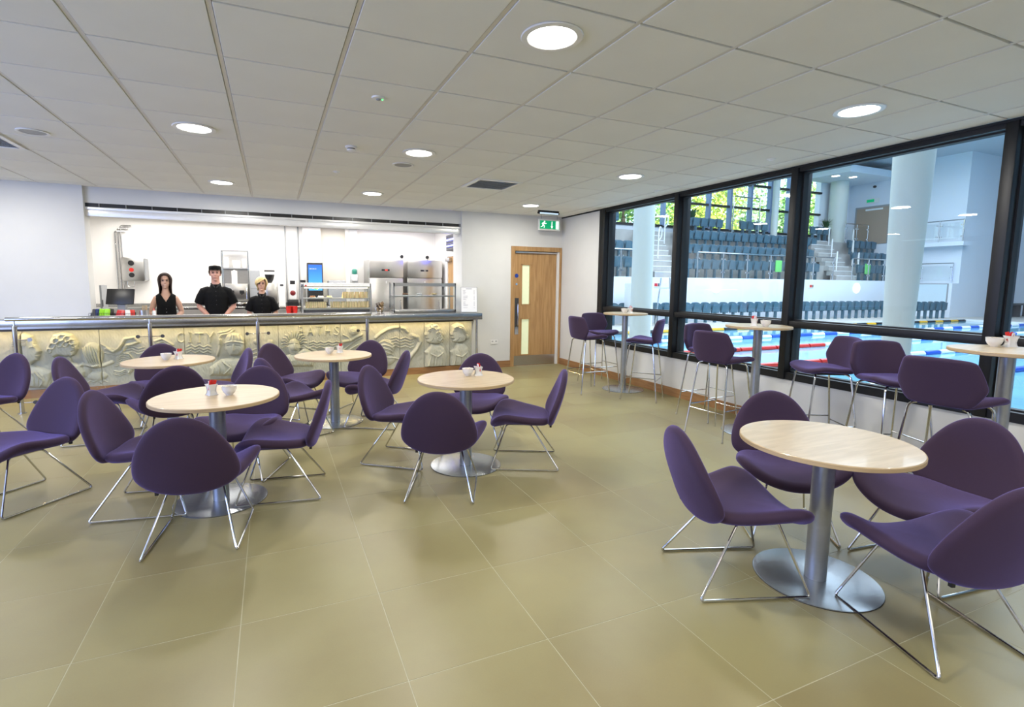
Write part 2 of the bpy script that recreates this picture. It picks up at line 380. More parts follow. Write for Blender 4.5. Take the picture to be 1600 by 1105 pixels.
# ---------------- kitchen shell
kw = M['kitchen_wall']; KY = 11.2
w = G(); w.box(-3.3, 3.45, KY, KY+.15, 0, CZ)
o = w.obj('wall_kitchen_back', kw); o['kind'] = 'structure'
o = G().box(3.38, 3.5, 8.8, KY, 0, CZ).obj('wall_kitchen_right', kw); o['kind'] = 'structure'
o = G().box(-3.4, -3.28, 8.9, KY, 0, CZ).obj('wall_kitchen_left', kw); o['kind'] = 'structure'
o = G().box(-3.4, 3.5, YB, 11.3, -.1, 0).obj('floor_kitchen', mat('kitchen_floor', (.35, .34, .33), .5, var=.05)); o['kind'] = 'structure'
o = G().box(.94, 1.43, KY-.02, KY, 0, 2.60).obj('trim_5', M['beige_panel']); o['kind'] = 'structure'
g = G(); g.box(.60, .945, KY-.10, KY, 0, CZ); g.box(1.43, 1.50, KY-.10, KY, 0, CZ); g.box(.94, 1.43, KY-.06, KY, 2.60, CZ)
o = g.obj('trim_6', kw); o['kind'] = 'structure'
o = G().box(1.50, 1.66, KY-.14, KY, 0, CZ).obj('trim_7', mat('pale_column', (.60, .61, .61), .5, var=.02)); o['kind'] = 'structure'
g = G(); g.tube([(.28, KY-.02, .9), (.28, KY-.02, 2.7)], .012, 8); g.tube([(.52, KY-.02, .9), (.52, KY-.02, 2.7)], .014, 8)
o = g.obj('trim_8', M['grey']); o['kind'] = 'structure'
kd = struct('door_2')
B('door_leaf', M['oak'], kd, 3.33, 3.365, 9.35, 10.12, 0, 2.03)
g = G(); g.box(3.31, 3.38, 10.12, 10.2, 0, 2.1); g.box(3.31, 3.38, 9.27, 9.35, 0, 2.1); g.box(3.31, 3.38, 9.35, 10.12, 2.03, 2.1); g.obj('door_frame', M['white'], kd)
B('vision_pane', mat('yellow_glass', (.5, .38, .05), .3, var=.03), kd, 3.322, 3.33, 9.5, 9.62, 1.1, 1.8)
B('door_closer', M['steel'], kd, 3.26, 3.33, 9.88, 10.12, 1.93, 2.0, bv=.005)

# ================================================================== FURNITURE
def cat(ctrl, n=6):
    """mirror the half outline and smooth it into a closed loop"""
    full = [Vector((x, y)) for x, y in ctrl]+[Vector((-x, y)) for x, y in ctrl[-2:0:-1]]
    N = len(full); out = []
    for i in range(N):
        p0, p1, p2, p3 = full[i-1], full[i], full[(i+1) % N], full[(i+2) % N]
        for j in range(n):
            t = j/n; out.append(.5*((2*p1)+(p2-p0)*t+(2*p0-5*p1+4*p2-p3)*t*t+(3*p1-p0-3*p2+p3)*t**3))
    return out
def pad(name, ctrl, c, fn, thick, m, parent, n=5, edge=.16):
    loop = cat(ctrl, n); N = len(loop); c = Vector(c); vs = []; fs = []
    rr = [.0, .25, .5, .7, 1-edge, 1-edge*.6, 1-edge*.3, 1-edge*.1, 1.0]
    def off(r):
        if r <= 1-edge: return 1
        t = (r-(1-edge))/edge; return math.sqrt(max(0, 1-t**2.2))
    rings = [(r, 1) for r in rr]+[(r, -1) for r in rr[-2::-1]]
    for r, sgn in rings:
        for k in range(N):
            if r == 0 and k: break
            p = c+(loop[k]-c)*r; P, nrm = fn(p.x, p.y); vs.append(P+nrm*(sgn*thick/2*off(r)))
    idx = []; b = 0
    for r, sgn in rings: idx.append((b, 1 if r == 0 else N)); b += 1 if r == 0 else N
    for a in range(len(rings)-1):
        (i0, n0), (i1, n1) = idx[a], idx[a+1]
        for k in range(N):
            k2 = (k+1) % N
            if n0 == 1: fs.append((i0, i1+k, i1+k2))
            elif n1 == 1: fs.append((i0+k, i1, i0+k2))
            else: fs.append((i0+k, i1+k, i1+k2, i0+k2))
    o = mesh(name, vs, fs, m, parent, True)
    bm = bmesh.new(); bm.from_mesh(o.data); bmesh.ops.recalc_face_normals(bm, faces=bm.faces); bm.to_mesh(o.data); bm.free()
    return o
def nrm_of(f):
    def g(x, y):
        e = .004; p = f(x, y); a = f(x+e, y)-f(x-e, y); b = f(x, y+e)-f(x, y-e); return p, a.cross(b).normalized()
    return g
def sm(a, b, x): t = min(1, max(0, (x-a)/(b-a))); return t*t*(3-2*t)
def seat_f(x, y):
    s = sm(-.22, .2, y); z = .372+.085*(abs(x)/.3)**2.2*(.35+.65*s)-.035*sm(.12, .30, y)*(1-(abs(x)/.33)**2)+.012*(1-s)
    return Vector((x, y, z))
def back_f(x, s):
    k = .055*(abs(x)/.27)**2*(1-.35*sm(.1, .45, s))
    t = R(15); return Vector((x, -.205-s*math.sin(t)-.02*math.sin(PI*s/.47)+k, .335+s*math.cos(t)))
def make_chair(label, group):
    t = thing('lounge_chair', label, 'chair', group=group)
    pad('seat', [(0, -.20), (.12, -.20), (.20, -.175), (.25, -.10), (.28, .0), (.305, .10), (.31, .165), (.285, .225), (.22, .265), (.11, .285), (0, .29)], (0, .04), nrm_of(seat_f), .062, M['purple'], t)
    pad('backrest', [(0, 0), (.10, .008), (.188, .036), (.245, .082), (.262, .130), (.256, .195), (.234, .27), (.192, .352), (.136, .42), (.07, .462), (0, .476)], (0, .21), nrm_of(back_f), .05, M['purple'], t)
    r = .0065
    for s in (-1, 1):
        g = G(); g.tube(fillet([(s*.13, .15, .352), (s*.235, .275, .0078), (s*.235, -.275, .0078), (s*.13, -.045, .352)], .022, 4, True), r, 8, closed=True)
        g.obj('sled_leg', M['chrome'], t, True)
    for y in (-.04, .145): G().tube([(-.13, y, .350), (.13, y, .350)], .006, 8).obj('cross_bar', M['chrome'], t, True)
    G().box(-.165, -.149, -.214, -.198, .343, .364).obj('fabric_tag', M['black_tag'], t)
    return t
GR = 'purple lounge chairs round the low tables'
CH = [  # x, y, facing degrees, label
 (-.43, 3.36, 83, 'purple lounge chair with its back to the viewer, nearest at the front left table'),
 (-.78, 3.95, -10, 'purple lounge chair on the left side of the front left table, back tilted left'),
 (.03, 3.88, 171, 'purple lounge chair on the right side of the front left table, seen side on'),
 (-.23, 4.41, -112, 'purple lounge chair behind the front left table, facing the viewer past the sachet pot'),
 (-1.10, 6.42, -78, 'purple lounge chair closest to the carved frieze, behind the rear left table'),
 (-1.50, 5.86, -4, 'purple lounge chair on the left of the rear left table, in front of the frieze'),
 (-.86, 5.25, 108, 'dark purple lounge chair with its back to the viewer at the rear left table'),
 (-.56, 5.93, -165, 'purple lounge chair with a bright violet backrest on the right of the rear left table'),
 (.18, 6.18, -42, 'purple lounge chair at the back left of the rear middle table, under the frieze'),
 (.17, 5.33, 27, 'purple lounge chair seen from behind at the front left of the rear middle table'),
 (.99, 5.43, 150, 'purple lounge chair on the right of the rear middle table, thin backrest edge showing'),
 (.90, 6.10, -128, 'purple lounge chair with a tall violet backrest behind the rear middle table'),
 (1.10, 3.47, 66, 'purple lounge chair with its back to the viewer at the centre table'),
 (1.92, 3.78, 154, 'purple lounge chair on the right of the centre table, legs on open floor'),
 (.98, 4.23, -37, 'purple lounge chair on the left of the centre table, seen half from behind'),
 (1.77, 4.51, -118, 'purple lounge chair behind the centre table, nearest the wooden door'),
 (2.15, 1.84, -19, 'purple lounge chair on the left of the right hand table, violet backrest showing'),
 (2.90, 2.13, -125, 'purple lounge chair behind the right hand table, nearest the tall stools'),
 (3.20, 1.48, 173, 'broad purple lounge chair on the far right of the right hand table'),
 (2.60, 1.16, 71, 'purple lounge chair nearest the viewer at the right hand table, cut by the edge'),
 (-1.60, 4.38, -130, 'purple lounge chair at the left edge with a bright blue violet backrest'),
 (-2.47, 6.05, -128, 'purple lounge chair cut by the left edge beside the first rail post'),
]
ch0 = make_chair(CH[0][3], GR)
for i, (x, y, a, lab) in enumerate(CH):
    if i == 0: ch0.location = (x, y, 0); ch0.rotation_euler = (0, 0, R(a-90))
    else: dup(ch0, (x, y, 0), R(a-90), lab)
# ---- bar stools
def sseat_f(x, y):
    z = .772+.030*(abs(x)/.24)**2*sm(-.2, .12, y)-.028*sm(.10, .21, y)+.014*sm(-.12, -.2, -y)
    return Vector((x, y, z))
def sback_f(x, s):
    t = R(9); return Vector((x, -.185-s*math.sin(t)+.06*(abs(x)/.24)**2, .752+s*math.cos(t)))
def make_stool(label, group):
    t = thing('bar_stool', label, 'stool', group=group)
    pad('seat', [(0, -.19), (.12, -.19), (.175, -.165), (.205, -.07), (.235, .04), (.245, .12), (.22, .18), (.13, .203), (0, .207)], (0, .02), nrm_of(sseat_f), .05, M['purple'], t, edge=.2)
    pad('backrest', [(0, 0), (.11, .0), (.17, .012), (.205, .055), (.238, .125), (.232, .18), (.205, .265), (.18, .30), (.11, .311), (0, .314)], (0, .155), nrm_of(sback_f), .04, M['purple'], t, edge=.18)
    H = .742
    def leg(sx, sy, z):
        f = 1-z/H; return (sx*(.165+.06*f), sy*(.145+.085*f), z)
    for sx in (-1, 1):
        for sy in (-1, 1):
            g = G(); g.tube(fillet([(sx*.07, sy*.10, H), (sx*.165, sy*.145, H), leg(sx, sy, .008)], .045, 5), .0085, 9)
            g.cyl((leg(sx, sy, 0)[0], leg(sx, sy, 0)[1]), .011, 0, .012, 12)
            g.obj('leg', M['chrome'], t, True)
    g = G()
    for z, ps in ((.27, [(-1, 1), (1, 1)]), (.30, [(1, 1), (1, -1)]), (.27, [(1, -1), (-1, -1)]), (.30, [(-1, -1), (-1, 1)])):
        g.tube([leg(*ps[0], z), leg(*ps[1], z)], .0055, 8)
    g.obj('footrest', M['chrome'], t, True)
    G().box(-.12, .12, -.14, .14, .735, .75).obj('seat_plate', M['black'], t)
    return t
GS = 'purple bar stools at the tall tables'
ST = [
 (4.04, 6.05, 0, 'purple bar stool furthest left, seen from behind at the far tall table'),
 (4.55, 6.50, -90, 'purple bar stool behind the far tall table, nearest the wooden door'),
 (4.47, 5.38, 128, 'purple bar stool on the right of the far tall table, against the window'),
 (4.52, 4.32, -88, 'purple bar stool by the window behind the middle tall table'),
 (4.09, 3.74, 5, 'purple bar stool in front of the middle tall table with its back to the viewer'),
 (4.47, 2.98, 152, 'purple bar stool turned left, between the middle and near tall tables'),
 (4.47, 2.42, -112, 'purple bar stool facing the near tall table, beside the big white column'),
 (4.05, 1.84, 2, 'purple bar stool nearest the viewer with broad backrest at the right edge'),
]
st0 = make_stool(ST[0][3], GS)
for i, (x, y, a, lab) in enumerate(ST):
    if i == 0: st0.location = (x, y, 0); st0.rotation_euler = (0, 0, R(a-90))
    else: dup(st0, (x, y, 0), R(a-90), lab)
# ---- round tables
def make_table(name, label, h, rt, rb, rc, group):
    t = thing(name, label, 'table', group=group)
    g = G(); g.lathe([(.001, h-.025), (rt-.006, h-.025), (rt-.001, h-.022), (rt-.001, h-.003), (rt-.004, h), (.001, h)], 72)
    o = g.obj('tabletop', M['maple'], t, True); 
    g = G(); g.lathe([(rt, h-.023), (rt+.0015, h-.021), (rt+.0015, h-.004), (rt, h-.002), (rt-.002, h-.004), (rt-.002, h-.021), (rt, h-.023)], 72, cap=False); g.obj('edge_band', M['mapleedge'], t, True)
    G().lathe([(rc, .0065), (rc, h-.04), (.001, h-.04)], 36, cap=False).obj('column', M['silver'], t, True)
    G().lathe([(.001, h-.04), (.11, h-.04), (.11, h-.0255), (.001, h-.0255)], 24).obj('top_plate', M['black'], t, True)
    G().lathe([(.001, .002), (rb, .002), (rb, .0045), (rb-.006, .006), (rc+.02, .0068), (.001, .0068)], 72).obj('base_disc', M['base_silver'], t, True)
    G().lathe([(.001, 0), (rb+.002, 0), (rb+.002, .002), (.001, .002)], 48).obj('base_pad', M['black_rim'], t, True)
    return t
TB = [(-.37, 3.87, 'round maple cafe table at the front left, sachet pot and bowl on it'),
      (-.94, 5.80, 'round maple cafe table at the rear left in front of the frieze'),
      (.58, 5.66, 'round maple cafe table at the rear middle below the sandwich cabinet'),
      (1.43, 3.89, 'round maple cafe table in the centre of the room'),
      (2.53, 1.64, 'bare round maple table at the right front')]
t0 = make_table('cafe_table', TB[0][2], .73, .392, .29, .05, 'low round cafe tables')
t0.location = (TB[0][0], TB[0][1], 0)
for x, y, lab in TB[1:]: dup(t0, (x, y, 0), random.random()*.3, lab)
TT = [(4.6, 5.96, 'tall round bar table furthest away by the window'), (4.5, 3.69, 'middle tall round bar table by the window'), (4.40, 1.72, 'tall round bar table cut by the right edge')]
b0 = make_table('bar_table', TT[0][2], 1.1, .305, .29, .042, 'tall bar tables by the window'); b0.location = (*TT[0][:2], 0)
for x, y, lab in TT[1:]: dup(b0, (x, y, 0), .2, lab)
# ---- bowls and sachet pots
def make_bowl(label):
    t = thing('sugar_bowl', label, 'bowl', group='white sugar bowls')
    G().lathe([(.001, .0), (.022, 0), (.024, .006), (.036, .018), (.045, .038), (.047, .058), (.049, .062), (.046, .062), (.043, .058), (.041, .040), (.030, .018), (.001, .014)], 32, cap=False).obj('bowl', M['porcelain'], t, True)
    g = G(); r2 = random.Random(3)
    for k in range(9):
        a = r2.random()*6.28; d = r2.random()*.022
        g.box(-.018, .018, -.010, .010, -.002, .002, mtx=Matrix.Translation((d*math.cos(a), d*math.sin(a), .046+.003*k*.6)) @ Matrix.Rotation(a*2, 4, 'Z') @ Matrix.Rotation(.5, 4, 'X'))
    g.obj('sugar_sachets', M['sugar'], t)['kind'] = 'stuff'
    return t
def make_pot(label):
    t = thing('sachet_pot', label, 'pot', group='white pots of red sauce sachets')
    g = G(); n = 4
    def ring(w, z, c=.006): return [(sx*(w-(c if k else 0)), sy*(w-(0 if k else c)), z) for (sx, sy, ks) in ((1, 1, (1, 0)), (-1, 1, (0, 1)), (-1, -1, (1, 0)), (1, -1, (0, 1))) for k in ks]
    prof = [(.034, 0), (.027, .012), (.024, .03), (.027, .055), (.033, .075), (.030, .075), (.024, .055), (.021, .03)]
    vs = []; fs = []
    for w, z in prof: vs += ring(w, z)
    for a in range(len(prof)-1): fs += [(a*8+i, a*8+(i+1) % 8, (a+1)*8+(i+1) % 8, (a+1)*8+i) for i in range(8)]
    fs += [list(range(8))[::-1], list(range((len(prof)-1)*8, len(prof)*8))]
    g.add(vs, fs); g.obj('holder', M['porcelain'], t, True)
    r2 = random.Random(5)
    for k, m in enumerate(('red', 'red', 'white', 'red', 'red', 'red')):
        q = G().box(-.011, .011, -.002, .002, 0, .062, bv=.001); o = q.obj('sachet', M[m], t)
        o.location = (-.016+.0065*k, (-.008, .006, 0)[k % 3], .035+.006*(k % 2)); o.rotation_euler = (r2.uniform(-.15, .15), r2.uniform(-.35, .35), r2.uniform(-.4, .4))
    return t
IT = [('front left table', .73, (-.40, 3.91), (-.29, 3.87)), ('rear left table', .73, (-.87, 5.86), (-.97, 5.83)), ('rear middle table', .73, (.66, 5.80), (.55, 5.77)),
      ('centre table', .73, (1.57, 3.97), (1.48, 3.98)), ('far tall table', 1.1, (4.66, 5.93), (4.56, 5.93)), ('middle tall table', 1.1, (4.40, 3.66), (4.45, 3.57)), ('tall table at the right edge', 1.1, (4.62, 1.80), (4.53, 1.85))]
bw = make_bowl('white porcelain sugar bowl on the '+IT[0][0]); pt = make_pot('white sachet pot with red sachets on the '+IT[0][0])
for i, (n, h, p, b) in enumerate(IT):
    if i == 0: bw.location = (*b, h); pt.location = (*p, h); pt.rotation_euler = (0, 0, .5)
    else: dup(bw, (*b, h), i, 'white porcelain sugar bowl on the '+n); dup(pt, (*p, h), .4+i*.35, 'white sachet pot with red sachets on the '+n)

# ================================================================== CEILING FITTINGS
def make_dl(label):
    t = thing('ceiling_light', label, 'ceiling light', group='round recessed downlights')
    G().lathe([(.118, .004), (.150, 0), (.154, -.004), (.150, -.009), (.122, -.010), (.116, -.004)], 48, cap=False).obj('trim_ring', M['white'], t, True)
    G().lathe([(.001, -.006), (.118, -.006), (.118, .0), (.001, .0)], 48).obj('diffuser', M['lamp'], t, True)
    return t
LI = [(1.31, 2.35, 'large looking round downlight at the top centre, nearest the viewer'), (-.52, 4.85, 'round downlight left of centre in the second row'),
      (1.31, 4.85, 'round downlight above the centre table beside the round speaker'), (-.52, 7.32, 'round downlight above the servery on the left'),
      (1.31, 7.29, 'round downlight above the sandwich cabinets'), (3.74, 4.85, 'round downlight over the open floor towards the window'),
      (3.76, 2.40, 'round downlight at the upper right above the bar stools'), (3.74, 7.28, 'small looking round downlight near the exit sign')]
d0 = make_dl(LI[0][2])
for i, (x, y, lab) in enumerate(LI):
    if i == 0: d0.location = (x, y, CZ)
    else: dup(d0, (x, y, CZ), 0, lab)
    light('downlight_beam', 'AREA', (x, y, CZ-.02), 24, (1, .96, .88), (0, 0, 0), .23, shape='DISK')
for x, y in ((-.52, 2.4), (-2.95, 4.85), (-2.95, 7.3), (-2.95, 2.4), (1.3, -.1), (-.5, -.1), (3.74, -.1)):
    if (x, y) == (-.52, 2.4): continue
    light('downlight_beam', 'AREA', (x, y, CZ-.02), 22, (1, .96, .88), (0, 0, 0), .23, shape='DISK')
def sp(x, y, lab):
    t = thing('ceiling_speaker', lab, 'speaker', (x, y, CZ), group='round ceiling speakers')
    G().lathe([(.085, 0), (.11, -.001), (.112, -.008), (.100, -.011), (.088, -.007)], 40, cap=False).obj('rim', M['white'], t, True)
    G().lathe([(.001, -.007), (.088, -.006), (.088, 0), (.001, 0)], 32).obj('grille', M['grey'], t, True)
sp(-1.76, 5.55, 'round grey ceiling speaker at the left above the air vent'); sp(1.29, 5.40, 'round pale ceiling speaker just behind the centre downlight')
t = thing('smoke_detector', 'white smoke detector with dark slots on the ceiling', 'smoke detector', (.70, 4.90, CZ))
G().lathe([(.001, 0), (.052, 0), (.052, -.014), (.045, -.018), (.001, -.018)], 32).obj('base', M['white'], t, True)
G().lathe([(.001, -.018), (.034, -.018), (.034, -.027), (.001, -.027)], 24).obj('vent_ring', M['black'], t, True)
G().lathe([(.001, -.027), (.040, -.027), (.038, -.036), (.024, -.044), (.001, -.045)], 32).obj('cap', M['white'], t, True)
t = thing('emergency_light', 'small white ceiling emergency light with a green indicator', 'light', (.69, 3.56, CZ))
G().lathe([(.001, 0), (.045, 0), (.042, -.008), (.001, -.010)], 32).obj('body', M['white'], t, True)
G().lathe([(.001, -.010), (.016, -.010), (.012, -.018), (.001, -.02)], 16).obj('lens', M['grey'], t, True)
G().cyl((.026, 0), .005, -.014, -.008, 10).obj('indicator', mat('green_led', (.05, .6, .1), .4, emit=(.1, 1, .2), estr=3), t)
for x, y, lab in ((.70, 6.05, 'small white round sensor on the ceiling left of the air vent'), (4.44, 3.62, 'small white round sensor close to the window head'), (4.6, 5.42, 'small white round sensor above the far tall table')):
    t = thing('ceiling_sensor', lab, 'sensor', (x, y, CZ), group='small white ceiling sensors')
    G().lathe([(.001, 0), (.04, 0), (.038, -.006), (.022, -.010), (.018, -.018), (.001, -.02)], 28).obj('body', M['white'], t, True)
def vent(x, y, lab):
    t = thing('air_vent', lab, 'air vent', (x, y, CZ), group='square slatted ceiling vents')
    g = G(); a = .29; e = .045
    for q in ((-a, a, -a, -a+e), (-a, a, a-e, a), (-a, -a+e, -a+e, a-e), (a-e, a, -a+e, a-e)): g.box(*q, -.010, .004)
    g.obj('frame', M['white'], t); B('duct', M['dgrey'], t, -a+e, a-e, -a+e, a-e, .0, .004)
    for k in range(8):
        o = G().box(-a+e, a-e, -.021, .021, -.0015, .0015).obj('slat', M['white'], t); o.location = (0, -.21+k*.06, -.008); o.rotation_euler = (R(12), 0, 0)
vent(2.53, 5.99, 'square white slatted ceiling vent right of centre'); vent(-2.34, 6.03, 'square white slatted ceiling vent cut by the left edge')
t = thing('emergency_luminaire', 'dark slim emergency luminaire on the ceiling above the exit sign', 'light', (4.28, 7.68, CZ))
B('mount_plate', M['black'], t, -.19, .19, -.02, .02, -.03, 0); g = G(); g.tube([(-.20, 0, -.04), (.20, 0, -.04)], .018, 14); g.obj('tube_cover', M['black'], t, True)
B('lens', mat('blue_white_lens', (.6, .75, .9), .3, var=.03, emit=(.6, .8, 1), estr=.6), t, -.17, .17, -.034, -.016, -.058, -.036)
# exit sign
t = thing('exit_sign', 'green and white running man exit sign hanging by the wooden door', 'sign', (4.56, 8.15, 2.44))
for x in (-.16, .16): G().tube([(x, 0, .19), (x, 0, .27)], .004, 8).obj('suspension_rod', M['grey'], t, True)
B('housing', M['white'], t, -.215, .215, -.018, .018, 0, .195, bv=.004)
sg = mat('exit_green', (.0, .28, .11), .35, var=.03, emit=(0, .45, .18), estr=.55); sw = mat('exit_white', (.9, .95, .9), .35, emit=(.95, 1, .95), estr=.9)
B('green_panel', sg, t, -.195, .195, -.0205, -.018, .025, .17)
g = G(); Y0 = Matrix.Translation((0, -.021, 0)) @ Matrix.Rotation(R(90), 4, 'X')
def sgn(pts): g.prism(pts, 0, .0015, mtx=Y0)
sgn([(.125, .03), (.185, .03), (.185, .165), (.125, .165)]); g.obj('door_symbol', sw, t); g = G()
g2 = G(); 
def stroke2(gg, pts, w, mt):
    for (a, b) in zip(pts, pts[1:]):
        a = Vector(a); b = Vector(b); n = (b-a).normalized(); n = Vector((-n.y, n.x))*w/2
        gg.prism([tuple(a+n), tuple(a-n), tuple(b-n), tuple(b+n)], 0, .0015, mtx=mt)
stroke2(g, [(.045, .155), (.045, .07)], .016, Y0); g.prism([(.02, .075), (.045, .035), (.07, .075)], 0, .0015, mtx=Y0); g.obj('arrow_symbol', sw, t); g = G()
g.prism([(-.105+.014*math.cos(a*PI/8), .15+.014*math.sin(a*PI/8)) for a in range(16)], 0, .0015, mtx=Y0)
for pts, w in (([(-.112, .132), (-.135, .095)], .026), ([(-.112, .128), (-.08, .115), (-.065, .125)], .010), ([(-.115, .130), (-.145, .128), (-.155, .108)], .010), ([(-.135, .095), (-.105, .075), (-.112, .045)], .012), ([(-.137, .095), (-.15, .065), (-.178, .055)], .012)):
    stroke2(g, pts, w, Y0)
g.obj('running_figure', sw, t)
# sockets and switches
for x, z, y, lab in ((3.60, .46, YB, 'white double wall socket between the counter and the wooden door'),):
    t = thing('wall_socket', lab, 'socket', (x, y, z)); B('plate', M['white'], t, -.07, .07, -.010, 0, -.04, .04, bv=.003); B('rocker', M['grey'], t, -.05, -.02, -.013, -.01, .005, .025); B('rocker', M['grey'], t, .02, .05, -.013, -.01, .005, .025)

